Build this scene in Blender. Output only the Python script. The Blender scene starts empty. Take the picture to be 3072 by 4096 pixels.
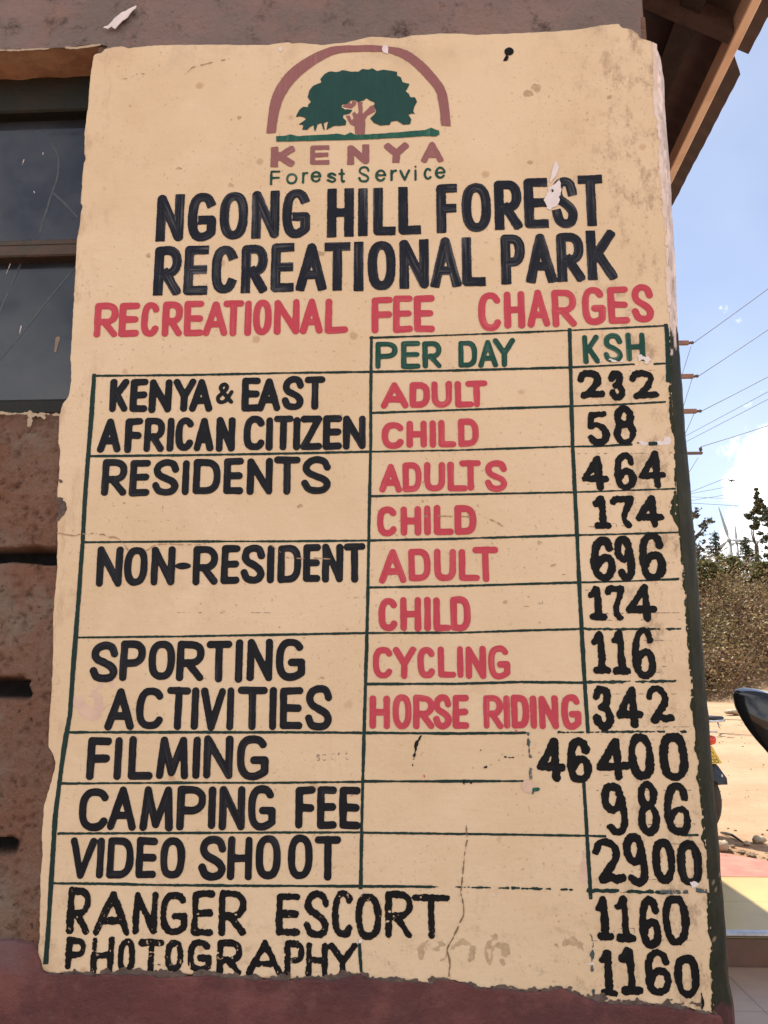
import bpy, math, random
import numpy as np
random.seed(7); rng = np.random.default_rng(11)
scn = bpy.context.scene
R = math.radians

# ------------------------------------------------------------------ camera
FPX = 3404.0; CX, CY = 1536.0, 2048.0; IW, IH = 3072.0, 4096.0
PITCH, YAW, ROLL = R(11.14453), R(2.84355), R(-0.097)
CAM = np.array([0.0, -1.42, 1.45])
_cp, _sp, _cy, _sy = math.cos(PITCH), math.sin(PITCH), math.cos(YAW), math.sin(YAW)
FWD = np.array([-_sy*_cp, _cy*_cp, _sp]); _rt = np.array([_cy, _sy, 0.0]); _up = np.cross(_rt, FWD)
RT = _rt*math.cos(ROLL) + _up*math.sin(ROLL); UP = -_rt*math.sin(ROLL) + _up*math.cos(ROLL)
cam_d = bpy.data.cameras.new('camera'); cam_o = bpy.data.objects.new('camera', cam_d)
scn.collection.objects.link(cam_o); scn.camera = cam_o
from mathutils import Matrix, Vector
cam_o.matrix_world = Matrix(((RT[0], UP[0], -FWD[0], CAM[0]), (RT[1], UP[1], -FWD[1], CAM[1]), (RT[2], UP[2], -FWD[2], CAM[2]), (0, 0, 0, 1)))
cam_d.sensor_fit = 'VERTICAL'; cam_d.sensor_height = 36.0; cam_d.lens = 36.0*FPX/IH
cam_d.clip_start = 0.02; cam_d.clip_end = 4000
scn.render.resolution_x, scn.render.resolution_y = 768, 1024

# ------------------------------------------------------------------ light
SUNV = np.array([-0.285, 0.44, 1.0]); SUNV /= np.linalg.norm(SUNV)       # towards the sun
world = bpy.data.worlds.new('World'); scn.world = world; world.use_nodes = True
EXPOSURE = 1.15
SKY_STRENGTH = 0.098
SUN_STRENGTH = 3.8
sun_d = bpy.data.lights.new('sun', 'SUN'); sun_d.energy = SUN_STRENGTH; sun_d.angle = R(0.53); sun_d.color = (1.0, 0.95, 0.87)
sun_o = bpy.data.objects.new('sun', sun_d); scn.collection.objects.link(sun_o)
sun_o.rotation_euler = Vector(SUNV).to_track_quat('Z', 'Y').to_euler()
scn.view_settings.view_transform = 'Standard'; scn.view_settings.look = 'None'
scn.view_settings.exposure = EXPOSURE; scn.view_settings.gamma = 1.0

def ray(X, Y):
    return RT*((X-CX)/FPX) - UP*((Y-CY)/FPX) + FWD
def px_y(X, Y, y):                 # point on the plane y = const seen at a photo pixel
    d = ray(X, Y); return CAM + d*((y-CAM[1])/d[1])
def px_z(X, Y, z):
    d = ray(X, Y); return CAM + d*((z-CAM[2])/d[2])
def proj(p):
    v = np.asarray(p, float)-CAM; w = v@FWD
    return CX + FPX*(v@RT)/w, CY - FPX*(v@UP)/w

def build_world():
    nt = world.node_tree; N = nt.nodes; L = nt.links; N.clear()
    out = N.new('ShaderNodeOutputWorld'); bg = N.new('ShaderNodeBackground'); bg.inputs[1].default_value = SKY_STRENGTH
    sky = N.new('ShaderNodeTexSky'); sky.sky_type = 'NISHITA'; sky.sun_disc = False
    sky.sun_elevation = math.asin(SUNV[2]); sky.sun_rotation = math.atan2(SUNV[0], SUNV[1])
    sky.altitude = 1900; sky.air_density = 1.0; sky.dust_density = 0.25; sky.ozone_density = 1.0
    tc = N.new('ShaderNodeTexCoord'); gen = tc.outputs['Generated']
    def math_n(op, a, b=None, clamp=False):
        n = N.new('ShaderNodeMath'); n.operation = op; n.use_clamp = clamp
        for i, v in enumerate((a, b)):
            if v is None: continue
            if isinstance(v, (int, float)): n.inputs[i].default_value = v
            else: L.new(v, n.inputs[i])
        return n.outputs[0]
    nz = N.new('ShaderNodeTexNoise'); nz.inputs['Scale'].default_value = 16; nz.inputs['Detail'].default_value = 9; nz.inputs['Roughness'].default_value = 0.62
    L.new(gen, nz.inputs['Vector'])
    nf = nz.outputs['Fac']
    nzs = N.new('ShaderNodeTexNoise'); nzs.inputs['Scale'].default_value = 95; nzs.inputs['Detail'].default_value = 7; nzs.inputs['Roughness'].default_value = 0.65; L.new(gen, nzs.inputs['Vector']); nfs = nzs.outputs['Fac']
    mask = None
    # cumulus heaps: direction (from photo pixel), angular radius
    heaps = [((3085, 1870), .052), ((2965, 1925), .026), ((3050, 1960), .030), ((3230, 1850), .06), ((2995, 2150), .034), ((2905, 2235), .031), ((3075, 2130), .036), ((2840, 2300), .022), ((3250, 2150), .07),
             ((3400, 1950), .10), ((3800, 2150), .14), ((4200, 1700), .16), ((2905, 1248), .009), ((2950, 1268), .010), ((2880, 1232), .006), ((2995, 1620), .011), ((3050, 1585), .010)]
    # unseen bright cloud added behind the camera to fill the shade
    fill_clouds = [((.15, -.80, .50), .48), ((-.65, -.60, .38), .42), ((.75, -.50, .42), .40), ((-.2, -.55, .85), .30), ((-.85, .0, .35), .25), ((.3, -.95, .15), .35), ((-.4, -.9, .2), .3)]
    heaps = [(ray(*k), r) for k, r in heaps] + [(np.array(k), r) for k, r in fill_clouds]
    for d, r in heaps:
        d = d/np.linalg.norm(d)
        sb = N.new('ShaderNodeVectorMath'); sb.operation = 'DISTANCE'; L.new(gen, sb.inputs[0]); sb.inputs[1].default_value = tuple(d)
        soft = 0.5 if r > .015 else 1.3
        # value = 1 - dist/r + noise
        q = math_n('MULTIPLY', sb.outputs['Value'], -1.0/r)
        q = math_n('ADD', q, 1.0)
        nn = math_n('MULTIPLY_ADD', nf if r > .015 else nfs, 2.4 if r > .015 else 4.5); nn.node.inputs[2].default_value = -1.25 if r > .015 else -2.5
        q = math_n('ADD', q, nn)
        q = math_n('DIVIDE', q, soft, True)
        if r <= .015: q = math_n('MULTIPLY', q, 0.42)
        mask = q if mask is None else math_n('MAXIMUM', mask, q)
    # thin veil
    nz2 = N.new('ShaderNodeTexNoise'); nz2.inputs['Scale'].default_value = 3.2; nz2.inputs['Detail'].default_value = 4
    L.new(gen, nz2.inputs['Vector'])
    veil = math_n('MULTIPLY_ADD', nz2.outputs['Fac'], 0.36); veil.node.inputs[2].default_value = -0.02
    veil = math_n('MAXIMUM', veil, 0.0)
    mask = math_n('MAXIMUM', mask, veil, True)
    mix = N.new('ShaderNodeMix'); mix.data_type = 'RGBA'
    tint = N.new('ShaderNodeMix'); tint.data_type = 'RGBA'; tint.blend_type = 'MULTIPLY'; tint.inputs['Factor'].default_value = 1; L.new(sky.outputs[0], tint.inputs['A']); tint.inputs['B'].default_value = (1.06, .95, .90, 1)
    L.new(mask, mix.inputs['Factor']); L.new(tint.outputs['Result'], mix.inputs['A']); mix.inputs['B'].default_value = (9.0, 8.95, 8.9, 1)
    L.new(mix.outputs['Result'], bg.inputs[0]); L.new(bg.outputs[0], out.inputs[0])
build_world()

# ------------------------------------------------------------------ scene helpers
COL = scn.collection
def link(o, parent=None):
    COL.objects.link(o)
    if parent is not None: o.parent = parent
    return o
def tag(o, label=None, cat=None, group=None, kind=None):
    if label: o['label'] = label
    if cat: o['category'] = cat
    if group: o['group'] = group
    if kind: o['kind'] = kind
    return o
def empty(name, loc=(0, 0, 0), rz=0.0):
    o = bpy.data.objects.new(name, None); o.location = loc; o.rotation_euler = (0, 0, rz); o.empty_display_size = 0.1
    return link(o)
def mk(name, V, F, mat, parent=None, smooth=False, uv=None, col=None):
    """mesh object from python lists / numpy arrays; F list of tuples or (n,k) array"""
    me = bpy.data.meshes.new(name)
    if isinstance(F, np.ndarray): F = F.tolist()
    me.from_pydata([tuple(map(float, v)) for v in V], [], F)
    finish(me, mat, smooth, uv, col)
    return link(bpy.data.objects.new(name, me), parent)
def finish(me, mat, smooth=False, uv=None, col=None):
    if mat is not None: me.materials.append(mat)
    me.update()
    if smooth and len(me.polygons): me.polygons.foreach_set('use_smooth', np.ones(len(me.polygons), bool))
    li = None
    if uv is not None:
        li = np.empty(len(me.loops), np.int32); me.loops.foreach_get('vertex_index', li)
        l = me.uv_layers.new(name='UVMap'); l.data.foreach_set('uv', np.asarray(uv, np.float32)[li].ravel())
    if col is not None:
        a = me.color_attributes.new('tint', 'FLOAT_COLOR', 'POINT')
        c = np.ones((len(me.vertices), 4), np.float32); c[:, :3] = col; a.data.foreach_set('color', c.ravel())
def mesh_np(name, V, counts, loops, mat, parent=None, smooth=False, uv=None, col=None):
    me = bpy.data.meshes.new(name)
    me.vertices.add(len(V)); me.vertices.foreach_set('co', np.asarray(V, np.float32).ravel())
    me.loops.add(len(loops)); me.loops.foreach_set('vertex_index', np.asarray(loops, np.int32))
    st = np.zeros(len(counts), np.int32); st[1:] = np.cumsum(counts)[:-1]
    me.polygons.add(len(counts)); me.polygons.foreach_set('loop_start', st)
    me.update(calc_edges=True); me.validate()
    finish(me, mat, smooth, uv, col)
    return link(bpy.data.objects.new(name, me), parent)

class MB:
    """collects boxes, tubes, lathes and sheets into one mesh"""
    def __init__(s): s.V = []; s.F = []
    def add(s, V, F):
        n = len(s.V); s.V += [tuple(map(float, v)) for v in V]; s.F += [tuple(i+n for i in f) for f in F]; return s
    def box(s, c, d, rot=None, bev=0.0):
        x, y, z = [k/2 for k in d]; b = min(bev, x*.9, y*.9, z*.9)
        if b <= 0:
            V = [(sx*x, sy*y, sz*z) for sz in (-1, 1) for sy in (-1, 1) for sx in (-1, 1)]
            F = [(0, 2, 3, 1), (4, 5, 7, 6), (0, 1, 5, 4), (2, 6, 7, 3), (0, 4, 6, 2), (1, 3, 7, 5)]
        else:                       # chamfered box: octagonal rings
            V = []
            for zz, sh in ((-z, b), (-z+b, 0), (z-b, 0), (z, b)):
                X, Y = x-sh, y-sh
                V += [(-X+b, -Y, zz), (X-b, -Y, zz), (X, -Y+b, zz), (X, Y-b, zz), (X-b, Y, zz), (-X+b, Y, zz), (-X, Y-b, zz), (-X, -Y+b, zz)]
            F = [tuple(range(7, -1, -1)), tuple(range(24, 32))]
            for k in range(3):
                for i in range(8): F.append((k*8+i, k*8+(i+1) % 8, k*8+8+(i+1) % 8, k*8+8+i))
        V = np.array(V)
        if rot is not None: V = V@np.array(rot).T
        return s.add(V+np.array(c), F)
    def tube(s, path, rad, n=8, cap=True):
        P = [np.array(p, float) for p in path]
        if isinstance(rad, (int, float)): rad = [rad]*len(P)
        rings = []; prev = None
        for i, p in enumerate(P):
            t = P[min(i+1, len(P)-1)]-P[max(i-1, 0)]; t = t/(np.linalg.norm(t)+1e-9)
            a = prev if prev is not None else (np.array([0, 0, 1.]) if abs(t[2]) < .9 else np.array([1., 0, 0]))
            u = a-t*(a@t); u /= np.linalg.norm(u)+1e-9; prev = u; w = np.cross(t, u)
            rings.append([p+rad[i]*(math.cos(2*math.pi*k/n)*u+math.sin(2*math.pi*k/n)*w) for k in range(n)])
        V = [v for r in rings for v in r]; F = []
        for i in range(len(P)-1):
            for k in range(n): F.append((i*n+k, i*n+(k+1) % n, (i+1)*n+(k+1) % n, (i+1)*n+k))
        if cap: F += [tuple(range(n-1, -1, -1)), tuple(range((len(P)-1)*n, len(P)*n))]
        return s.add(V, F)
    def lathe(s, prof, c, axis='y', n=24, close=False):
        """prof: list of (radius, along) round an axis through c"""
        V = []; F = []; m = len(prof)
        for k in range(n):
            a = 2*math.pi*k/n
            for r, h in prof:
                p = {'y': (r*math.cos(a), h, r*math.sin(a)), 'z': (r*math.cos(a), r*math.sin(a), h), 'x': (h, r*math.cos(a), r*math.sin(a))}[axis]
                V.append(np.array(p)+np.array(c))
        for k in range(n):
            k2 = (k+1) % n
            for i in range(m-1+(1 if close else 0)): F.append((k*m+i, k*m+(i+1) % m, k2*m+(i+1) % m, k2*m+i))
        return s.add(V, F)
    def build(s, name, mat, parent=None, smooth=False, col=None):
        return mk(name, s.V, s.F, mat, parent, smooth, None, col)

def copy_tree(o, parent=None):
    c = o.copy(); COL.objects.link(c); c.parent = parent
    for ch in list(o.children): copy_tree(ch, c)
    return c

# ------------------------------------------------------------------ numpy noise
def _hash(ix, iy, seed):
    h = (ix.astype(np.int64)*374761393 + iy.astype(np.int64)*668265263 + seed*2147483647) & 0xffffffff
    h = ((h ^ (h >> 13))*1274126177) & 0xffffffff
    return ((h ^ (h >> 16)) & 0xffff)/65535.0
def vnoise(x, y, seed=0):
    x = np.asarray(x, float); y = np.asarray(y, float)
    ix = np.floor(x); iy = np.floor(y); fx = x-ix; fy = y-iy
    fx = fx*fx*(3-2*fx); fy = fy*fy*(3-2*fy)
    a = _hash(ix, iy, seed); b = _hash(ix+1, iy, seed); c = _hash(ix, iy+1, seed); d = _hash(ix+1, iy+1, seed)
    return (a*(1-fx)+b*fx)*(1-fy)+(c*(1-fx)+d*fx)*fy
def fbm(x, y, seed=0, oct=4, gain=.5):
    s = 0; a = 1; t = 0
    for k in range(oct):
        s = s+a*vnoise(x*2**k, y*2**k, seed+k*17); t += a; a *= gain
    return s/t

# ------------------------------------------------------------------ materials
def new_mat(name):
    m = bpy.data.materials.new(name); m.use_nodes = True
    nt = m.node_tree; b = nt.nodes['Principled BSDF']
    return m, nt, b
class NT:
    def __init__(s, nt): s.nt = nt; s.N = nt.nodes; s.L = nt.links
    def coord(s, out='Object'): return s.N.new('ShaderNodeTexCoord').outputs[out]
    def mapping(s, vec, scale=(1, 1, 1), loc=(0, 0, 0), rot=(0, 0, 0)):
        n = s.N.new('ShaderNodeMapping'); n.inputs['Scale'].default_value = scale; n.inputs['Location'].default_value = loc; n.inputs['Rotation'].default_value = rot
        s.L.new(vec, n.inputs[0]); return n.outputs[0]
    def noise(s, vec, scale, detail=4, rough=.55, dist=0.0):
        n = s.N.new('ShaderNodeTexNoise'); n.inputs['Scale'].default_value = scale; n.inputs['Detail'].default_value = detail
        n.inputs['Roughness'].default_value = rough; n.inputs['Distortion'].default_value = dist
        s.L.new(vec, n.inputs['Vector']); return n.outputs['Fac']
    def voro(s, vec, scale, rnd=1.0):
        n = s.N.new('ShaderNodeTexVoronoi'); n.inputs['Scale'].default_value = scale; n.inputs['Randomness'].default_value = rnd
        s.L.new(vec, n.inputs['Vector']); return n
    def ramp(s, fac, lo, hi, a=0.0, b=1.0):
        n = s.N.new('ShaderNodeMapRange'); n.inputs['From Min'].default_value = lo; n.inputs['From Max'].default_value = hi
        n.inputs['To Min'].default_value = a; n.inputs['To Max'].default_value = b; n.interpolation_type = 'SMOOTHSTEP'
        s.L.new(fac, n.inputs['Value']); return n.outputs[0]
    def mix(s, fac, a, b, mode='MIX'):
        n = s.N.new('ShaderNodeMix'); n.data_type = 'RGBA'; n.blend_type = mode
        for k, v in (('Factor', fac), ('A', a), ('B', b)):
            if isinstance(v, (int, float)): n.inputs[k].default_value = v
            elif isinstance(v, tuple): n.inputs[k].default_value = (*v[:3], 1)
            else: s.L.new(v, n.inputs[k])
        return n.outputs['Result']
    def m(s, op, a, b=None, clamp=False):
        n = s.N.new('ShaderNodeMath'); n.operation = op; n.use_clamp = clamp
        for i, v in enumerate((a, b)):
            if v is None: continue
            if isinstance(v, (int, float)): n.inputs[i].default_value = v
            else: s.L.new(v, n.inputs[i])
        return n.outputs[0]
    def bump(s, height, strength, dist, bsdf):
        n = s.N.new('ShaderNodeBump'); n.inputs['Strength'].default_value = strength; n.inputs['Distance'].default_value = dist
        s.L.new(height, n.inputs['Height']); s.L.new(n.outputs[0], bsdf.inputs['Normal'])
    def sep(s, vec):
        n = s.N.new('ShaderNodeSeparateXYZ'); s.L.new(vec, n.inputs[0]); return n.outputs

def simple_mat(name, c, rough=.6, metal=0.0, var=.25, scale=12, c2=None, bump=0.0, spec=.5):
    m, nt, b = new_mat(name); n = NT(nt); co = n.coord()
    c2 = c2 or tuple(k*(1-var) for k in c)
    f = n.ramp(n.noise(co, scale, 6, .6), .3, .7)
    nt.links.new(n.mix(f, c, c2), b.inputs['Base Color'])
    b.inputs['Roughness'].default_value = rough; b.inputs['Metallic'].default_value = metal
    b.inputs['Specular IOR Level'].default_value = spec
    if bump: n.bump(n.noise(co, scale*3, 6, .65), bump, .01, b)
    return m

CREAM = (.70, .50, .315)
def plaster_mat():
    m, nt, b = new_mat('cream_painted_plaster'); n = NT(nt); co = n.coord(); x, y, z = n.sep(co)
    c = n.mix(n.ramp(n.noise(co, 2.6, 6, .65), .33, .67), (.70, .535, .360), (.645, .475, .300))
    # repainted paler, pinker patches in the right half / lower cells
    c = n.mix(n.m('MULTIPLY', n.ramp(n.noise(n.mapping(co, (1.5, 1, 6), (3.1, 0, 1.7)), 2.0, 5, .7), .55, .72), .38), c, (.75, .58, .40))
    # fine brush marks, sideways and upright
    c = n.mix(n.m('MULTIPLY', n.ramp(n.noise(n.mapping(co, (6, 1, 130)), 3, 3, .6), .45, .8), .05), c, (.55, .36, .2))
    c = n.mix(n.m('MULTIPLY', n.ramp(n.noise(n.mapping(co, (150, 1, 9)), 3, 3, .6), .45, .8), .08), c, (.80, .60, .42))
    # weak brown blotches
    c = n.mix(n.m('MULTIPLY', n.ramp(n.noise(co, 6, 8, .75), .54, .74), .36), c, (.50, .33, .20))
    # fine dirt specks and long faint drip stains
    c = n.mix(n.m('MULTIPLY', n.m('MULTIPLY', n.ramp(n.noise(co, 150, 3, .6), .62, .70), n.ramp(n.noise(co, 5, 4, .6), .38, .60)), .62), c, (.34, .21, .12))
    c = n.mix(n.m('MULTIPLY', n.m('MULTIPLY', n.ramp(n.noise(n.mapping(co, (1, 1, .09)), 42, 5, .65), .56, .74), n.ramp(n.noise(co, 3.5, 4), .42, .62)), .30), c, (.52, .34, .20))
    c = n.mix(n.m('MULTIPLY', n.ramp(n.noise(n.mapping(co, (1, 1, 1), (11, 0, 4)), 4.0, 7, .7), .56, .70), .30), c, (.80, .64, .47))
    # small rusty dots: voronoi cells kept by their random colour
    v = n.voro(co, 17); sp = n.N.new('ShaderNodeSeparateColor'); n.L.new(v.outputs['Color'], sp.inputs[0])
    dot = n.m('MULTIPLY', n.ramp(n.m('ADD', v.outputs['Distance'], n.m('MULTIPLY', n.noise(co, 60, 3), .22)), .19, .27, 1, 0), n.ramp(sp.outputs[0], .80, .84))
    c = n.mix(n.m('MULTIPLY', dot, .55), c, (.40, .23, .12))
    v2 = n.voro(co, 34); sp2 = n.N.new('ShaderNodeSeparateColor'); n.L.new(v2.outputs['Color'], sp2.inputs[0])
    dot2 = n.m('MULTIPLY', n.ramp(n.m('ADD', v2.outputs['Distance'], n.m('MULTIPLY', n.noise(co, 140, 2), .14)), .14, .20, 1, 0), n.ramp(sp2.outputs[1], .86, .9))
    c = n.mix(n.m('MULTIPLY', dot2, .75), c, (.16, .09, .05))
    # grime along the right hand corner and the ragged edges
    gr = n.m('MULTIPLY', n.ramp(x, .20, .42), n.ramp(n.noise(n.mapping(co, (1, 1, .6)), 30, 8, .78), .50, .66))
    c = n.mix(n.m('MULTIPLY', gr, .72), c, (.30, .19, .12))
    gr2 = n.m('MULTIPLY', n.ramp(z, 1.25, .98), n.ramp(n.noise(co, 30, 7, .75), .52, .74))
    c = n.mix(n.m('MULTIPLY', gr2, .62), c, (.32, .21, .13))
    gr3 = n.m('MULTIPLY', n.ramp(z, 2.52, 2.70), n.ramp(n.noise(co, 14, 7, .7), .45, .75))
    c = n.mix(n.m('MULTIPLY', gr3, .55), c, (.36, .25, .17))
    gr4 = n.m('MULTIPLY', n.ramp(x, -.52, -.66), n.ramp(n.noise(n.mapping(co, (1, 1, .35)), 40, 6, .7), .5, .7))
    c = n.mix(n.m('MULTIPLY', gr4, .6), c, (.42, .27, .16))
    n.L.new(c, b.inputs['Base Color'])
    b.inputs['Roughness'].default_value = .62; b.inputs['Specular IOR Level'].default_value = .35
    h = n.m('ADD', n.m('MULTIPLY', n.noise(co, 55, 6, .65), .8), n.m('MULTIPLY', n.noise(n.mapping(co, (20, 1, 60)), 2, 3), .25))
    h = n.m('ADD', h, n.m('MULTIPLY', n.noise(co, 9, 3), 1.2))
    n.bump(h, .3, .007, b)
    return m

def paint_mat(name, c, streak_c, amount, rough=.55, wear=0.0, big=.25):
    """enamel laid with a brush: UV = (metres along stroke, metres across)"""
    m, nt, b = new_mat(name); n = NT(nt); uv = n.coord('UV'); co = n.coord()
    s1 = n.noise(n.mapping(uv, (6, 190, 1)), 1.0, 3, .65)
    s2 = n.noise(n.mapping(uv, (14, 420, 1), (3, 7, 0)), 1.0, 2, .6)
    broad = n.ramp(n.noise(co, 11, 4, .6), .38, .66)
    st = n.m('MULTIPLY', n.m('ADD', n.ramp(s1, .47, .70), n.m('MULTIPLY', n.ramp(s2, .52, .74), .7)), broad, True)
    col = n.mix(n.m('MULTIPLY', st, amount), c, streak_c)
    col = n.mix(n.m('MULTIPLY', n.ramp(n.noise(co, 30, 5, .6), .4, .75), big), col, tuple(k*.6 for k in c))
    if wear:
        w = n.ramp(n.noise(co, 120, 4, .65), .70-wear*.1, .76-wear*.1)
        col = n.mix(n.m('MULTIPLY', w, .8), col, (.55, .38, .24))
    n.L.new(col, b.inputs['Base Color'])
    b.inputs['Roughness'].default_value = rough; b.inputs['Specular IOR Level'].default_value = .10
    n.bump(n.m('ADD', s1, n.noise(co, 70, 4)), .25, .003, b)
    return m
M = {}
M['plaster'] = plaster_mat()
M['heading'] = paint_mat('navy_black_brushed_enamel', (.011, .013, .021), (.125, .122, .130), .95, .42)
M['black'] = paint_mat('black_enamel', (.010, .011, .015), (.055, .055, .062), .55, .42)
M['roughblack'] = paint_mat('black_price_enamel', (.007, .007, .008), (.03, .03, .032), .4, .5)
M['wornblack'] = paint_mat('black_worn_enamel', (.008, .0075, .009), (.035, .034, .036), .4, .5, .55)
M['red'] = paint_mat('crimson_enamel', (.48, .060, .085), (.60, .15, .16), .6, .45, 0, .18)
M['green'] = paint_mat('bottle_green_enamel', (.014, .062, .046), (.08, .17, .125), .95, .42)
M['line'] = paint_mat('dark_green_line_paint', (.014, .034, .030), (.03, .07, .055), .5, .45)
M['fadedline'] = paint_mat('faded_line_paint', (.06, .085, .09), (.26, .25, .22), .9, .6, 1.2)
M['mauve'] = paint_mat('mauve_enamel', (.27, .115, .115), (.34, .17, .15), .7, .45, 0, .15)
M['leafgreen'] = paint_mat('emblem_green_enamel', (.018, .062, .055), (.045, .11, .095), .22, .42)
M['grassgreen'] = paint_mat('emblem_grass_enamel', (.02, .095, .070), (.06, .17, .12), .8, .42)
M['flake'] = simple_mat('chalky_white_flake', (.74, .66, .66), .8, 0, .1, 60)
M['patch'] = simple_mat('pinkish_filler_patch', (.68, .47, .36), .75, 0, .18, 35)
M['crack'] = simple_mat('open_crack', (.27, .17, .10), .9, 0, .4, 60)
M['hair'] = simple_mat('hairline_crack', (.42, .27, .17), .9, 0, .3, 60)
M['grime'] = simple_mat('grey_bare_render', (.15, .105, .085), .9, 0, .5, 70, bump=.5)
M['pencil'] = simple_mat('pencil_mark', (.30, .22, .17), .8, 0, .3, 80)
M['rust'] = simple_mat('rusty_stain', (.55, .385, .235), .8, 0, .3, 80)

# ------------------------------------------------------------------ painting on the plaster (signed distance fields -> flat meshes)
T = 0.012                                     # plaster thickness; the wall face is y = 0
def surf(x, z):
    return -T + .0016*(fbm(x*5.0, z*5.0, 3, 3)-.5)
def P(X, Y):
    p = px_y(X, Y, -T); return np.array([p[0], p[2]])
def Pl(pts): return np.array([P(*p) for p in pts])

def catmull(pts, n=6, closed=False):
    p = [np.array(q, float) for q in pts]; out = []; m = len(p)
    rng_ = range(m) if closed else range(m-1)
    for i in rng_:
        a, b = p[i], p[(i+1) % m]
        pa = p[(i-1) % m] if closed or i > 0 else 2*a-b
        pb = p[(i+2) % m] if closed or i+2 < m else 2*b-a
        for k in range(n):
            t = k/n
            out.append(.5*((2*a)+(b-pa)*t+(2*pa-5*a+4*b-pb)*t*t+(3*a-pa-3*b+pb)*t**3))
    out.append(p[0] if closed else p[-1])
    return np.array(out)
def sup(cx, cy, rx, ry, a0, a1, n=22, e=.8):
    o = []
    for k in range(n+1):
        a = R(a0+(a1-a0)*k/n); c, s = math.cos(a), math.sin(a)
        o.append((cx+rx*math.copysign(abs(c)**e, c), cy+ry*math.copysign(abs(s)**e, s)))
    return o
_P = [(0, 0), (0, 1), (.45, 1)] + sup(.45, .715, .55, .285, 85, -85, 12, .85) + [(.45, .43), (0, .43)]
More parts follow.
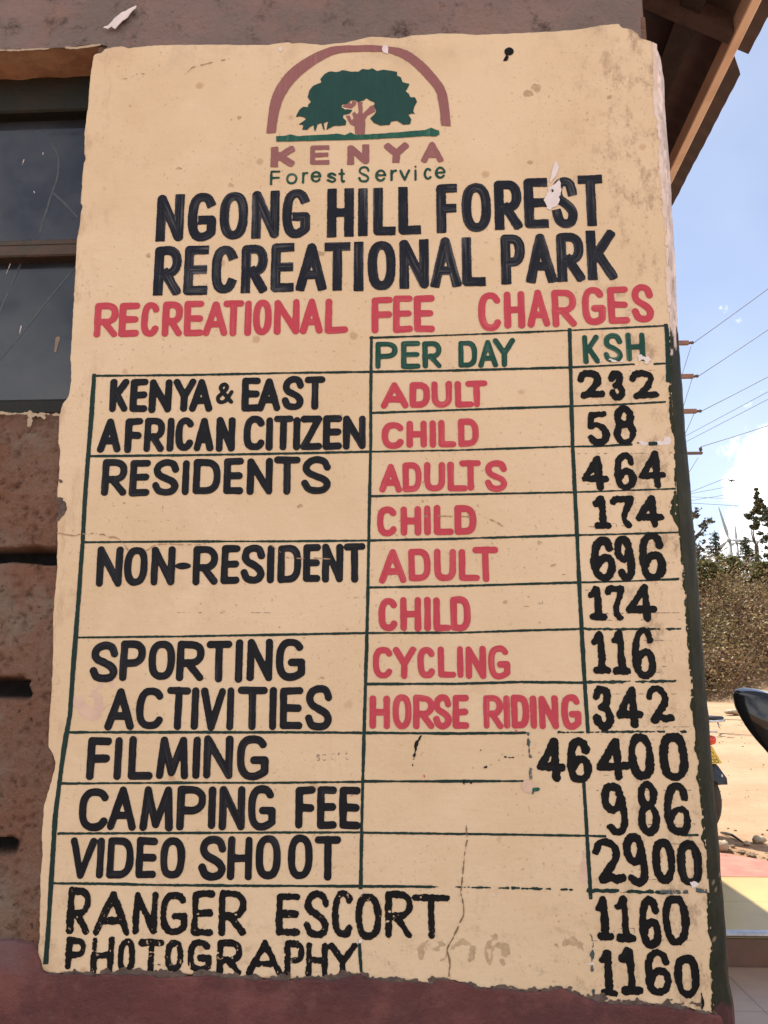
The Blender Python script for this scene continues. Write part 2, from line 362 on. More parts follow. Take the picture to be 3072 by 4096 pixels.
GL = {
 'A': [[(0, 0), (.5, 1), (1, 0)], [(.2, .30), (.8, .30)]],
 'C': [sup(.52, .5, .5, .5, 40, 322, 26, .78)],
 'D': [[(0, 0), (0, 1), (.4, 1)] + sup(.4, .5, .6, .5, 85, -85, 16, .75) + [(.4, 0), (0, 0)]],
 'E': [[(1, 1), (0, 1), (0, 0), (1, 0)], [(0, .51), (.93, .51)]],
 'F': [[(1, 1), (0, 1), (0, 0)], [(0, .5), (.92, .5)]],
 'G': [sup(.5, .5, .5, .5, 40, 292, 24, .78) + [(.86, .06), (1, .12), (1, .42), (.55, .42)]],
 'H': [[(0, 0), (0, 1)], [(1, 0), (1, 1)], [(0, .5), (1, .5)]],
 'I': [[(.5, 0), (.5, 1)]],
 'K': [[(0, 0), (0, 1)], [(1, 1), (.12, .42)], [(.28, .56), (1, 0)]],
 'L': [[(0, 1), (0, 0), (1, 0)]],
 'M': [[(0, 0), (.12, 1), (.48, .08), (.92, 1), (1, 0)]],
 'N': [[(0, 0), (0, 1), (1, 0), (1, 1)]],
 'O': [sup(.5, .5, .5, .5, 90, 450, 34, .8)],
 'P': [_P], 'R': [_P, [(.38, .44), (1, 0)]],
 'S': [catmull([(1, .76), (.85, .95), (.5, 1), (.16, .92), (.04, .74), (.18, .58), (.5, .48), (.85, .36), (1, .2), (.85, .04), (.5, 0), (.16, .06), (0, .24)], 4)],
 'T': [[(0, 1), (1, 1)], [(.5, 1), (.5, 0)]],
 'U': [[(0, 1), (0, .4)] + sup(.5, .4, .5, .4, 180, 360, 14, .8) + [(1, .4), (1, 1)]],
 'V': [[(0, 1), (.42, 0), (1, 1)]],
 'Y': [[(0, 1), (.5, .46), (1, 1)], [(.5, .46), (.48, 0)]],
 'Z': [[(0, 1), (1, 1), (0, 0), (1, 0)]],
 'B': [_P, [(.45, .43)] + sup(.45, .215, .55, .215, 85, -85, 12, .85) + [(.45, 0), (0, 0)]],
 '&': [catmull([(1, 0), (.62, .32), (.22, .72), (.25, .93), (.46, 1), (.64, .9), (.58, .7), (.2, .42), (.02, .24), (.12, .04), (.38, .0), (.62, .12), (.8, .32), (1, .56)], 4)],
 '0': [sup(.5, .5, .5, .5, 90, 450, 34, .82)],
 '1': [catmull([(.02, .80), (.18, .84), (.42, 1.0)], 4).tolist() + [(.5, .98), (.55, .5), (.56, .02)], [(.08, .0), (1, .0)]],
 'i': [catmull([(.02, .78), (.2, .80), (.48, 1.0)], 4).tolist() + [(.52, .5), (.56, .0)], [(.1, 0), (1, 0)]],
 '2': [catmull([(0, .74), (.12, .93), (.45, 1), (.78, .9), (.84, .66), (.66, .38), (.4, .16), (.16, .0)], 5), [(.16, .03), (.55, .05), (1, .04)]],
 'w': [catmull([(0, .74), (.12, .95), (.42, 1), (.72, .86), (.74, .6), (.46, .3), (.2, .08), (.2, .02), (.5, .1), (.75, .06), (1, .10)], 5)],
 '3': [catmull([(.05, .80), (.2, .97), (.5, 1), (.78, .92), (.84, .76), (.66, .58), (.4, .50)], 5), catmull([(.5, .52), (.82, .42), (1, .24), (.84, .06), (.5, 0), (.18, .08), (.04, .22)], 5)],
 '4': [[(.66, 1), (.02, .30), (1, .30)], [(.66, 1), (.72, 0)]],
 '5': [[(.9, 1), (.06, 1), (.06, .6)], catmull([(.06, .58), (.4, .64), (.85, .52), (1, .3), (.86, .08), (.5, 0), (.2, .06), (.04, .2)], 5)],
 '6': [catmull([(.92, .78), (.8, .95), (.5, 1), (.18, .88), (.04, .6), (.02, .3), (.2, .06), (.52, 0), (.86, .08), (1, .28), (.88, .48), (.56, .52), (.26, .42), (.1, .26)], 5)],
 '7': [catmull([(0, .88), (.15, .98), (.5, .98), (.95, 1.0)], 4).tolist() + catmull([(.95, .97), (.75, .66), (.55, .36), (.56, .15), (.75, .0)], 5).tolist()],
 '8': [sup(.48, .76, .42, .24, 0, 360, 26, .95), sup(.5, .27, .5, .27, 0, 360, 26, .95)],
 '9': [catmull([(.86, .74), (.7, .94), (.42, 1), (.12, .92), (.02, .72), (.14, .54), (.4, .46), (.7, .54), (.86, .74), (.94, .5), (.98, .2), (.82, .03), (.5, .0), (.22, .1)], 5)],
 'o': [sup(.5, .5, .5, .5, 0, 360, 30, 1)],
 'r': [[(0, 0), (0, 1)], catmull([(0, .62), (.4, .95), (1, .98)], 5)],
 'e': [[(.04, .52), (.98, .52)], sup(.5, .5, .5, .5, 2, 322, 26, 1)],
 's': [catmull([(.95, .8), (.55, 1), (.12, .88), (.12, .66), (.5, .52), (.9, .36), (.92, .12), (.5, 0), (.02, .18)], 4)],
 't': [[(.5, 1), (.52, .12), (.75, 0), (1, .06)], [(0, .68), (1, .68)]],
 'v': [[(0, 1), (.5, 0), (1, 1)]],
 'j': [[(.5, 0), (.5, .72)], [(.5, .98), (.5, 1)]],
 'c': [sup(.5, .5, .5, .5, 45, 318, 24, 1)],
}

class Field:
    def __init__(s, x0, x1, z0, z1, h):
        s.h = h; s.x = np.arange(x0, x1+h, h); s.z = np.arange(z0, z1+h, h)
        s.f = np.full((len(s.z), len(s.x)), 1.0); s.u = np.zeros_like(s.f); s.v = np.zeros_like(s.f)
    def win(s, x0, x1, z0, z1):
        i0 = max(int((x0-s.x[0])/s.h)-1, 0); i1 = min(int((x1-s.x[0])/s.h)+2, len(s.x))
        j0 = max(int((z0-s.z[0])/s.h)-1, 0); j1 = min(int((z1-s.z[0])/s.h)+2, len(s.z))
        return slice(j0, j1), slice(i0, i1)
    def put(s, sl, d, u, v):
        k = d < s.f[sl]
        s.f[sl] = np.where(k, d, s.f[sl]); s.u[sl] = np.where(k, u, s.u[sl]); s.v[sl] = np.where(k, v, s.v[sl])
    def stroke(s, pts, r, flat=False, clip=None, closed=False, uoff=0.0):
        p = np.asarray(pts, float); r = np.broadcast_to(np.asarray(r, float), (len(p),))
        rm = r.max(); e = rm*1.7
        sl = s.win(p[:, 0].min()-e, p[:, 0].max()+e, p[:, 1].min()-e, p[:, 1].max()+e)
        Xg, Zg = np.meshgrid(s.x[sl[1]], s.z[sl[0]])
        D = np.full(Xg.shape, 1.0); U = np.zeros_like(D); W = np.zeros_like(D); acc = 0.0; n = len(p)
        for k in range(n-1):
            a, b = p[k], p[k+1]; d = b-a; L = np.hypot(*d)
            if L < 1e-7: continue
            d = d/L; al = (Xg-a[0])*d[0]+(Zg-a[1])*d[1]; pe = (Zg-a[1])*d[0]-(Xg-a[0])*d[1]
            t = np.clip(al, 0, L); rr = r[k]+(r[k+1]-r[k])*t/L
            dist = np.hypot(al-t, pe)-rr
            if flat and not closed:
                if k == 0: dist = np.where(al < 0, np.maximum(np.abs(pe)-rr, -al-rr*.98), dist)
                if k == n-2: dist = np.where(al > L, np.maximum(np.abs(pe)-rr, al-L-rr*.98), dist)
            kk = dist < D
            D = np.where(kk, dist, D); U = np.where(kk, acc+al+uoff, U); W = np.where(kk, pe, W); acc += L
        if clip is not None:
            D = np.maximum(D, np.maximum(np.maximum(clip[0]-Xg, Xg-clip[1]), np.maximum(clip[2]-Zg, Zg-clip[3])))
        s.put(sl, D, U, W)
    def poly(s, pts, uoff=0.0):
        p = np.asarray(pts, float); e = .012
        sl = s.win(p[:, 0].min()-e, p[:, 0].max()+e, p[:, 1].min()-e, p[:, 1].max()+e)
        Xg, Zg = np.meshgrid(s.x[sl[1]], s.z[sl[0]])
        D = np.full(Xg.shape, 1.0); ins = np.zeros(Xg.shape, bool); n = len(p)
        for k in range(n):
            a, b = p[k], p[(k+1) % n]; d = b-a; L2 = d@d
            if L2 < 1e-14: continue
            t = np.clip(((Xg-a[0])*d[0]+(Zg-a[1])*d[1])/L2, 0, 1)
            D = np.minimum(D, np.hypot(Xg-a[0]-t*d[0], Zg-a[1]-t*d[1]))
            if a[1] != b[1]:
                c = ((a[1] > Zg) != (b[1] > Zg)) & (Xg < (b[0]-a[0])*(Zg-a[1])/(b[1]-a[1])+a[0]); ins ^= c
        s.put(sl, np.where(ins, -D, D), Xg*0+Zg+uoff, Xg)
    def rough(s, amp, lam, amp2=0.0, lam2=.002, seed=0):
        Xg, Zg = np.meshgrid(s.x, s.z)
        s.f += amp*2*(fbm(Xg/lam, Zg/lam, seed, 2)-.5)
        if amp2: s.f += amp2*2*(vnoise(Xg/lam2, Zg/lam2, seed+5)-.5)
    def holes(s, thr, lam, seed=0, zmax=None, size=.01):
        Xg, Zg = np.meshgrid(s.x, s.z)
        q = fbm(Xg/lam, Zg/lam, seed, 2)
        if zmax is not None: q = q + np.clip((Zg-zmax)/.03, 0, 1)*.5
        s.f = np.maximum(s.f, (thr-q)*size)
    def streaks(s, thr, seed=0):
        """dry-brush gaps running along the strokes"""
        q = vnoise(s.u/.02, s.v/.0016, seed)*.6+vnoise(s.u/.06, s.v/.004, seed+3)*.4
        s.f = np.maximum(s.f, (q-thr)*.01)
    def mesh(s, name, mat, parent, off, thick=None, back=0.0, yfun=surf, smooth=True):
        f = s.f; nz, nx = f.shape; ins = f < 0
        NC = nz*nx; NH = nz*(nx-1)
        c = ins[:-1, :-1]*1+ins[:-1, 1:]*2+ins[1:, 1:]*4+ins[1:, :-1]*8
        counts = []; loops = []
        for case in range(1, 16):
            J, I = np.nonzero(c == case)
            if len(J) == 0: continue
            cid = [J*nx+I, J*nx+I+1, (J+1)*nx+I+1, (J+1)*nx+I]
            eid = [NC+J*(nx-1)+I, NC+NH+J*nx+I+1, NC+(J+1)*(nx-1)+I, NC+NH+J*nx+I]
            bits = [(case >> k) & 1 for k in range(4)]; cols = []
            for k in range(4):
                if bits[k]: cols.append(cid[k])
                if bits[k] != bits[(k+1) % 4]: cols.append(eid[k])
            a = np.stack(cols, 1); loops.append(a.ravel()); counts.append(np.full(len(J), a.shape[1]))
        if not loops: return None
        loops = np.concatenate(loops); counts = np.concatenate(counts)
        ids, inv = np.unique(loops, return_inverse=True)
        Xv = np.empty(len(ids)); Zv = np.empty(len(ids)); Uv = np.empty(len(ids)); Wv = np.empty(len(ids))
        k = ids < NC; j, i = ids[k]//nx, ids[k] % nx
        Xv[k] = s.x[i]; Zv[k] = s.z[j]; Uv[k] = s.u[j, i]; Wv[k] = s.v[j, i]
        k = (ids >= NC) & (ids < NC+NH); q = ids[k]-NC; j, i = q//(nx-1), q % (nx-1)
        t = f[j, i]/(f[j, i]-f[j, i+1]+1e-12); Xv[k] = s.x[i]+t*s.h; Zv[k] = s.z[j]
        w = ins[j, i]; Uv[k] = np.where(w, s.u[j, i], s.u[j, i+1]); Wv[k] = np.where(w, s.v[j, i], s.v[j, i+1])
        k = ids >= NC+NH; q = ids[k]-NC-NH; j, i = q//nx, q % nx
        t = f[j, i]/(f[j, i]-f[j+1, i]+1e-12); Xv[k] = s.x[i]; Zv[k] = s.z[j]+t*s.h
        w = ins[j, i]; Uv[k] = np.where(w, s.u[j, i], s.u[j+1, i]); Wv[k] = np.where(w, s.v[j, i], s.v[j+1, i])
        Yv = yfun(Xv, Zv)-off
        V = np.stack([Xv, Yv, Zv], 1); uv = np.stack([Uv, Wv], 1); loops = inv
        if thick is not None:       # close the rim back to y = back
            st = np.zeros(len(counts), int); st[1:] = np.cumsum(counts)[:-1]
            nxt = np.arange(len(loops))+1; nxt[st+counts-1] = st
            A, B = loops, loops[nxt]; n = len(ids)
            key = A.astype(np.int64)*n+B; rev = B.astype(np.int64)*n+A
            bd = ~np.isin(key, rev); a, b = A[bd], B[bd]
            used, ui = np.unique(np.concatenate([a, b]), return_inverse=True)
            nb = V[used].copy(); nb[:, 1] = back
            ia, ib = ui[:len(a)]+n, ui[len(a):]+n
            quad = np.stack([b, a, ia, ib], 1)
            V = np.concatenate([V, nb]); uv = np.concatenate([uv, uv[used]])
            loops = np.concatenate([loops, quad.ravel()]); counts = np.concatenate([counts, np.full(len(a), 4)])
        return mesh_np(name, V, counts, loops, mat, parent, smooth, uv)

def field_for(polys, pad=.012, h=.0014):
    a = np.concatenate([np.asarray(p, float) for p in polys])
    return Field(a[:, 0].min()-pad, a[:, 0].max()+pad, a[:, 1].min()-pad, a[:, 1].max()+pad, h)

# ------------------------------------------------------------------ traced outlines (photo pixels -> the sign's own plane)
EDGE_L = [(376,225),(361,309),(352,432),(338,537),(339,617),(346,632),(336,654),(324,796),(322,813),(330,826),(323,857),(310,958),(297,1180),(291,1306),(282,1433),(287,1528),(275,1585),(250,1617),(239,1667),(236,1720),(235,1781),(241,1800),(237,1876),(231,1939),(228,1990),(240,2000),(262,2010),(266,2040),(250,2066),(229,2075),(229,2200),(231,2269),(222,2340),(214,2414),(212,2585),(206,2757),(197,2885),(193,2988),(210,3014),(223,3056),(206,3125),(176,3228),(167,3348),(171,3425),(161,3528),(160,3742),(150,3827),(160,3860),(176,3885)]
EDGE_B = [(176,3885),(210,3895),(300,3890),(380,3897),(440,3893),(530,3896),(680,3900),(780,3897),(880,3905),(1005,3910),(1141,3916),(1230,3909),(1322,3918),(1400,3902),(1442,3892),(1467,3910),(1593,3922),(1670,3925),(1732,3936),(1744,3914),(1792,3914),(1870,3933),(1900,3949),(2031,3955),(2116,3962),(2201,3957),(2239,3950),(2286,3967),(2353,3990),(2410,4007),(2504,4013),(2580,4012),(2637,4019),(2760,4031),(2808,4050),(2860,4052)]
EDGE_T = [(376,225),(385,216),(407,213),(420,196),(487,183),(515,193),(545,189),(617,182),(740,179),(913,178),(1000,179),(1065,180),(1157,168),(1168,175),(1195,169),(1282,181),(1380,170),(1483,146),(1597,154),(1646,141),(1760,135),(1846,134),(1900,141),(2041,134),(2183,127),(2324,117),(2395,102),(2476,95),(2486,110),(2529,119),(2553,138),(2557,152),(2606,166)]
FACE_E = [(2610,166),(2617,297),(2613,424),(2631,487),(2638,565),(2638,671),(2649,777),(2652,832),(2661,907),(2664,980),(2667,1070),(2668,1179),(2673,1251),(2676,1318),(2668,1330),(2672,1420),(2672,1504),(2677,1661),(2694,1743),(2696,1797),(2696,1949),(2688,2003),(2685,2057),(2713,2112),(2721,2177),(2723,2258),(2734,2312),(2737,2394),(2741,2407),(2746,2454),(2751,2545),(2755,2624),(2759,2707),(2764,2798),(2771,2870),(2780,2961),(2788,3051),(2791,3123),(2799,3196),(2807,3280),(2807,3361),(2825,3415),(2827,3550),(2830,3640),(2839,3753),(2843,3866),(2850,3978),(2848,4046)]
SILH = [(2599,-200),(2599,0),(2601,60),(2598,100),(2605,152),(2624,184),(2642,233),(2650,290),(2656,318),(2659,424),(2667,530),(2675,620),(2680,690),(2683,742),(2686,832),(2693,926),(2699,1034),(2704,1125),(2707,1233),(2713,1340),(2719,1420),(2726,1504),(2734,1623),(2743,1743),(2753,1851),(2762,1949),(2770,2068),(2783,2177),(2789,2285),(2797,2394),(2806,2509),(2815,2624),(2824,2744),(2830,2827),(2835,2870),(2841,2979),(2849,3069),(2856,3150),(2868,3280),(2877,3406),(2884,3505),(2894,3596),(2898,3663),(2904,3731),(2911,3843),(2918,3933),(2931,3992),(2940,4051),(2942,4096),(2946,4200)]

# ------------------------------------------------------------------ the building
bld = tag(empty('stone_building'), 'rough brown stone building with a dark window and rusty tin roof behind the fee sign', 'building')
XC = 0.425                                     # right hand wall line behind the rounded corner
ZL = px_y(0, 205, 0)[2]                        # underside of the lintel
ZS = px_y(120, 1652, 0)[2]                     # window sill
XJ = px_y(297, 1180, 0)[0]+.012                # right jamb
PITCH_R = math.tan(R(29))
XO, ZO = 1.0, 3.312                            # outer edge of the tin sheets on the right side
XR = -2.6; ZR = ZO+(XO-XR)*PITCH_R             # ridge
def zroof(x): return ZO+(XO-x)*PITCH_R if x > XR else ZO+(x-(2*XR-XO))*PITCH_R

def stone_mat():
    m, nt, b = new_mat('rough_brown_stone'); n = NT(nt); co = n.coord()
    c = n.mix(n.ramp(n.noise(co, 3.5, 6, .65), .35, .68), (.225, .112, .075), (.180, .125, .095))
    c = n.mix(n.m('MULTIPLY', n.ramp(n.noise(co, 7, 8, .72), .46, .66), .7), c, (.26, .15, .105))
    c = n.mix(n.m('MULTIPLY', n.ramp(n.noise(co, 12, 9, .8), .54, .70), .6), c, (.085, .050, .038))
    c = n.mix(n.m('MULTIPLY', n.ramp(n.noise(co, 230, 3, .7), .50, .72), .5), c, (.10, .058, .042))
    c = n.mix(n.m('MULTIPLY', n.ramp(n.noise(n.mapping(co, (1, 1, 1), (4, 2, 9)), 6, 7, .7), .50, .66), .7), c, (.235, .185, .150))
    v = n.voro(n.mapping(co, (1, 1, 1.6)), 48); pit = n.ramp(n.m('ADD', v.outputs['Distance'], n.m('MULTIPLY', n.noise(co, 70, 4, .7), .7)), .42, .60, 1, 0)
    pit = n.m('MULTIPLY', pit, n.ramp(n.noise(co, 11, 4), .60, .75))
    c = n.mix(n.m('MULTIPLY', n.ramp(n.noise(co, 85, 5, .7), .60, .68), .75), c, (.040, .024, .020))
    c = n.mix(n.m('MULTIPLY', n.ramp(n.noise(n.mapping(co, (1, 1, 1), (7, 3, 1)), 60, 6, .7), .60, .72), .45), c, (.30, .19, .14))
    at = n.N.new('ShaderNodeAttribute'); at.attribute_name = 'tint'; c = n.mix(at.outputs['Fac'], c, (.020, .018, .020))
    n.L.new(c, b.inputs['Base Color']); b.inputs['Roughness'].default_value = .95; b.inputs['Specular IOR Level'].default_value = .2
    h = n.m('SUBTRACT', n.m('ADD', n.noise(co, 26, 9, .7), n.m('MULTIPLY', n.noise(co, 110, 5, .7), .5)), n.m('MULTIPLY', pit, .6))
    n.bump(h, .8, .022, b); return m
M['stone'] = stone_mat()
def render_mat():
    m, nt, b = new_mat('mauve_grey_render'); n = NT(nt); co = n.coord()
    c = n.mix(n.ramp(n.noise(co, 5.5, 6, .62), .38, .62), (.31, .222, .20), (.24, .19, .178))
    c = n.mix(n.m('MULTIPLY', n.ramp(n.noise(n.mapping(co, (1, 1, 1), (9, 1, 3)), 6, 6, .7), .48, .68), .6), c, (.36, .215, .18))
    c = n.mix(n.m('MULTIPLY', n.ramp(n.noise(co, 15, 8, .78), .52, .68), .85), c, (.065, .042, .040))
    c = n.mix(n.m('MULTIPLY', n.ramp(n.noise(n.mapping(co, (1, 1, 1), (1, 5, 3)), 13, 6, .7), .62, .74), .4), c, (.30, .24, .2))
    n.L.new(c, b.inputs['Base Color']); b.inputs['Roughness'].default_value = .9; b.inputs['Specular IOR Level'].default_value = .25
    n.bump(n.m('ADD', n.noise(co, 30, 9, .75), n.m('MULTIPLY', n.noise(co, 100, 4), .5)), .9, .02, b); return m
M['render'] = render_mat()
def plinth_mat():
    m, nt, b = new_mat('oxblood_plinth_paint'); n = NT(nt); co = n.coord(); x, y, z = n.sep(co)
    c = n.mix(n.ramp(n.noise(co, 6, 6, .62), .36, .66), (.118, .036, .034), (.088, .030, .031))
    c = n.mix(n.m('MULTIPLY', n.m('MULTIPLY', n.ramp(n.noise(co, 10, 6, .65), .46, .66), n.ramp(z, .84, .98)), .85), c, (.175, .062, .055))
    c = n.mix(n.m('MULTIPLY', n.ramp(n.m('ADD', z, n.m('MULTIPLY', n.noise(co, 12, 5), .08)), 1.035, 1.06), n.ramp(x, -.60, -.66)), c, (.15, .075, .078))
    c = n.mix(n.m('MULTIPLY', n.ramp(n.noise(co, 30, 8, .75), .56, .70), .55), c, (.055, .022, .022))
    c = n.mix(n.m('MULTIPLY', n.ramp(n.noise(n.mapping(co, (1, 1, 1), (3, 8, 2)), 16, 8, .75), .56, .72), .4), c, (.21, .10, .085))
    n.L.new(c, b.inputs['Base Color']); b.inputs['Roughness'].default_value = .6; b.inputs['Specular IOR Level'].default_value = .35
    n.bump(n.m('ADD', n.noise(co, 34, 8, .72), n.noise(co, 6, 3)), .55, .014, b); return m
M['plinth'] = plinth_mat()
M['frame'] = simple_mat('dark_brown_green_frame', (.026, .021, .017), .6, 0, .45, 14, (.016, .019, .016), bump=.3, spec=.25)
M['bar'] = simple_mat('rusty_brown_window_bar', (.085, .050, .035), .7, 0, .4, 30, (.05, .045, .035), bump=.4)
M['soffit'] = simple_mat('earthen_bounce_lit_soffit', (.62, .39, .25), .85, 0, .45, 9, (.34, .17, .12), bump=.5)  # orange ground bounce is put into this earthen colour
M['creamline'] = simple_mat('cream_paint_drip', (.42, .32, .22), .7, 0, .2, 50)
m, nt, b = new_mat('dusty_window_glass'); n = NT(nt); co = n.coord()
nt.links.new(n.mix(n.ramp(n.noise(co, 5, 5, .6), .35, .7), (.018, .022, .032), (.040, .044, .056)), b.inputs['Base Color'])
nt.links.new(n.ramp(n.noise(co, 9, 6, .7), .3, .75, .06, .26), b.inputs['Roughness']); b.inputs['Specular IOR Level'].default_value = .55
M['glass'] = m

# front wall: courses of stone as a height field round the window, plain gable above
def front_wall():
    h = .0042
    xs = np.arange(-1.25, XC+.001, h); zs = np.arange(.55, ZS-.001, h)
    X, Z = np.meshgrid(xs, zs)
    joints = [px_y(80, k, 0)[2] for k in (2222, 2757, 3392)]; joints += [joints[-1]-.245, joints[0]+.35]
    Y = -.007*(fbm(X*9, Z*9, 5, 5, .55)-.45)*1.6
    Y += -.0034*(fbm(X*38, Z*38, 9, 4, .65)-.5)*2
    pits = fbm(X*95, Z*110, 21, 3, .7); Y += np.clip((pits-.60)*.04, 0, .008)
    wob = (fbm(X*7, Z*0, 31, 3)-.5)*.012
    xe = px_y(150, 2600, 0)[0]
    for k, jz in enumerate(joints[:4]):
        d = np.abs(Z-jz-wob)/(.0095+.005*vnoise(X*14, Z*0+k, 3))
        end = np.clip((xe-(.0 if k == 1 else -.035 if k == 0 else .01)-X+.03*(vnoise(Z*70, X*20, 6)-.5))/.03, 0, 1)          # mortar smeared shut beside the plaster
        Y += .055*np.clip((1.25-d)/.28, 0, 1)*end
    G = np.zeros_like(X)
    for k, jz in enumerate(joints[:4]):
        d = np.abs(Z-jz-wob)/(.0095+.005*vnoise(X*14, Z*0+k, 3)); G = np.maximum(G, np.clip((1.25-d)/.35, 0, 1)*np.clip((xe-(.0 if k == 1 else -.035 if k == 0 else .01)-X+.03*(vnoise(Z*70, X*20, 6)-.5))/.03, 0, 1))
    Y -= .006*np.clip((X-xe)/.03, 0, 1)*(.6+.8*fbm(X*40, Z*22, 8, 3))        # mortar daubed along the sign's edge
    Y += .03*np.clip((X-xe-.045)/.01, 0, 1)                                  # set back under the plaster
    nx, nz = len(xs), len(zs)
    V = np.stack([X.ravel(), Y.ravel(), Z.ravel()], 1)
    J, I = np.meshgrid(np.arange(nz-1), np.arange(nx-1), indexing='ij'); a = (J*nx+I).ravel()
    loops = np.stack([a, a+1, a+nx+1, a+nx], 1)
    V = V.tolist(); F = loops.tolist()
    def add(vs, fs):
        n0 = len(V); V.extend(vs); F.extend([[k+n0 for k in f] for f in fs])
    # rest of the facade (hidden behind sign and lintel, or outside the frame)
    xl = 2*XR-XC
    add([(xl, 0, -.3), (-1.25, 0, -.3), (-1.25, 0, 3.27), (xl, 0, 3.27)], [(0, 1, 2, 3)])
    add([(-1.25, 0, ZS-.02), (-1.25, .25, ZS-.02), (-1.25, .25, ZL+.02), (-1.25, 0, ZL+.02)], [(0, 1, 2, 3)])
    add([(-1.25, .004, -.3), (XC, .004, -.3), (XC, .004, .55), (-1.25, .004, .55)], [(0, 1, 2, 3)])
    add([(XJ, 0, ZS-.004), (XC, 0, ZS-.004), (XC, 0, ZL+.02), (XJ, 0, ZL+.02)], [(0, 1, 2, 3)])
    add([(XJ, 0, ZS), (XJ, 0, ZL), (XJ, .25, ZL), (XJ, .25, ZS)], [(0, 1, 2, 3)])            # jamb
    add([(-1.25, -.002, ZS), (XJ, -.002, ZS), (XJ, .25, ZS+.01), (-1.25, .25, ZS+.01)], [(0, 1, 2, 3)])        # sill
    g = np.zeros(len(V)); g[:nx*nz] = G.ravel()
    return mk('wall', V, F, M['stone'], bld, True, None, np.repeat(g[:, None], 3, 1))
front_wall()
mb = MB()
zt = zroof(XC)-.05
mb.add([(2*XR-XC, .002, 3.26), (XC-.01, .002, 3.26), (XC-.01, .002, zt), (XR, .002, ZR-.06), (2*XR-XC, .002, zt)], [(0, 1, 2, 3, 4)])
mb.build('gable', M['render'], bld)
mb = MB(); xl = 2*XR-XC
mb.box(((XC+XC-.2)/2, 3.86, (zt-.3)/2), (.2, 7.7, zt+.3))
mb.box(((xl+xl+.2)/2, 3.86, (zt-.3)/2), (.2, 7.7, zt+.3))
mb.box(((XC+xl)/2, 7.8, (zt-.3)/2), (XC-xl, .2, zt+.3))
mb.build('side_wall', M['stone'], bld)

# lintel beam with its earthen underside, coloured as lit by ground bounce
def lintel():
    h = .006; xs = np.arange(-1.5, XC+.004, h); zs = np.arange(ZL, 3.3, h)
    X, Z = np.meshgrid(xs, zs)
    edge = (fbm(X*25, X*0, 41, 3)-.5)*.012*np.clip(1-(Z-ZL)/.02, 0, 1)
    Y = -.006-.006*(fbm(X*8, Z*8, 51, 4)-.5)-.004*(fbm(X*40, Z*40, 52, 3)-.5)
    rr = .022; t = np.clip((X-(XC-rr))/rr, 0, 1); Y = Y+rr*(1-np.sqrt(np.clip(1-t*t, 0, 1)))
    V = np.stack([X.ravel(), Y.ravel(), (Z+edge).ravel()], 1).tolist(); nx, nz = len(xs), len(zs)
    J, I = np.meshgrid(np.arange(nz-1), np.arange(nx-1), indexing='ij'); a = (J*nx+I).ravel()
    F = np.stack([a, a+1, a+nx+1, a+nx], 1).tolist()
    n0 = len(V); V += [(XC+.003, .03, ZL), (XC+.003, .03, 3.3)]
    F.append([nx-1, n0, n0+1, nz*nx-1])
    n0 = len(V); V += [(2*XR-XC, -.008, ZL), (-1.49, -.008, ZL), (-1.49, -.008, 3.3), (2*XR-XC, -.008, 3.3)]; F.append([n0, n0+1, n0+2, n0+3])
    return mk('lintel', V, F, M['render'], bld, True)
lin = lintel()
V = []; F = []
xs = np.linspace(XJ+.02, XC-.012, 70)
for i, x in enumerate(xs):
    for j in range(6): z = ZL-.06+.07*j/5; V.append((x, -.0075-.004*(fbm(np.array([x*14]), np.array([z*14]), 57, 3)[0]-.5), z))
for i in range(69):
    for j in range(5): a = i*6+j; F.append((a, a+6, a+7, a+1))
mk('mortar_bed', V, F, M['render'], bld, True)
D_REC = px_z(0, 318, ZL)[1]                    # depth of the reveal
xs = np.linspace(-1.25, XJ, 60); mb = MB()
V = []; F = []
for i, x in enumerate(xs):
    for j in range(8):
        y = -.004+(D_REC+.02)*j/7; V.append((x, y, ZL+.004+.008*(vnoise(x*22, y*22, 3)-.5)*(j > 0)))
for i in range(59):
    for j in range(7): a = i*8+j; F.append((a, a+1, a+9, a+8))
mk('soffit', V, F, M['soffit'], lin, True)
# ragged cream paint line along the lintel's lower edge
fld = field_for([Pl([(-40, 190), (420, 220)])], .02, .0014)
fld.stroke(Pl([(-40, 205), (60, 206), (140, 201), (200, 199)]), .0016); fld.stroke(Pl([(268, 194), (300, 197), (400, 183)]), .0022)
fld.rough(.0012, .008, .0008, .003, 4)
fld.mesh('paint_streak', M['creamline'], lin, .006, yfun=lambda x, z: x*0-.009)

# window: frame, middle bar, panes; deep top rail stands in for reflected eave
win = mk('window', *(lambda q: (q.V, q.F))(MB()
    .box(((-1.25+XJ)/2, D_REC+.03, (ZL+px_y(100, 440, D_REC)[2])/2+.004), (XJ+1.25, .05, ZL-px_y(100, 440, D_REC)[2]+.008), bev=.004)
    .box(((-1.25+XJ)/2, D_REC+.03, (ZS+px_y(100, 1592, D_REC)[2])/2), (XJ+1.25, .05, px_y(100, 1592, D_REC)[2]-ZS), bev=.005)
    .box((XJ-.012, D_REC+.03, (ZL+ZS)/2), (.03, .046, ZL-ZS-.02), bev=.004)
    .box((-1.2, D_REC+.03, (ZL+ZS)/2), (.06, .046, ZL-ZS-.02), bev=.004)), M['frame'], bld)
zb0, zb1 = px_y(100, 1008, D_REC)[2], px_y(100, 935, D_REC)[2]
mb = MB(); mb.box(((-1.17+XJ-.03)/2, D_REC+.025, (zb0*.62+zb1*.38+zb0)/2), (XJ-.03+1.17, .034, (zb1-zb0)*.62), bev=.003)
mb.box(((-1.17+XJ-.03)/2, D_REC+.034, (zb1+zb0*.30+zb1*.70)/2), (XJ-.03+1.17, .02, (zb1-zb0)*.36), bev=.003)
mb.build('window_bar', M['bar'], win)
gy = D_REC+.036
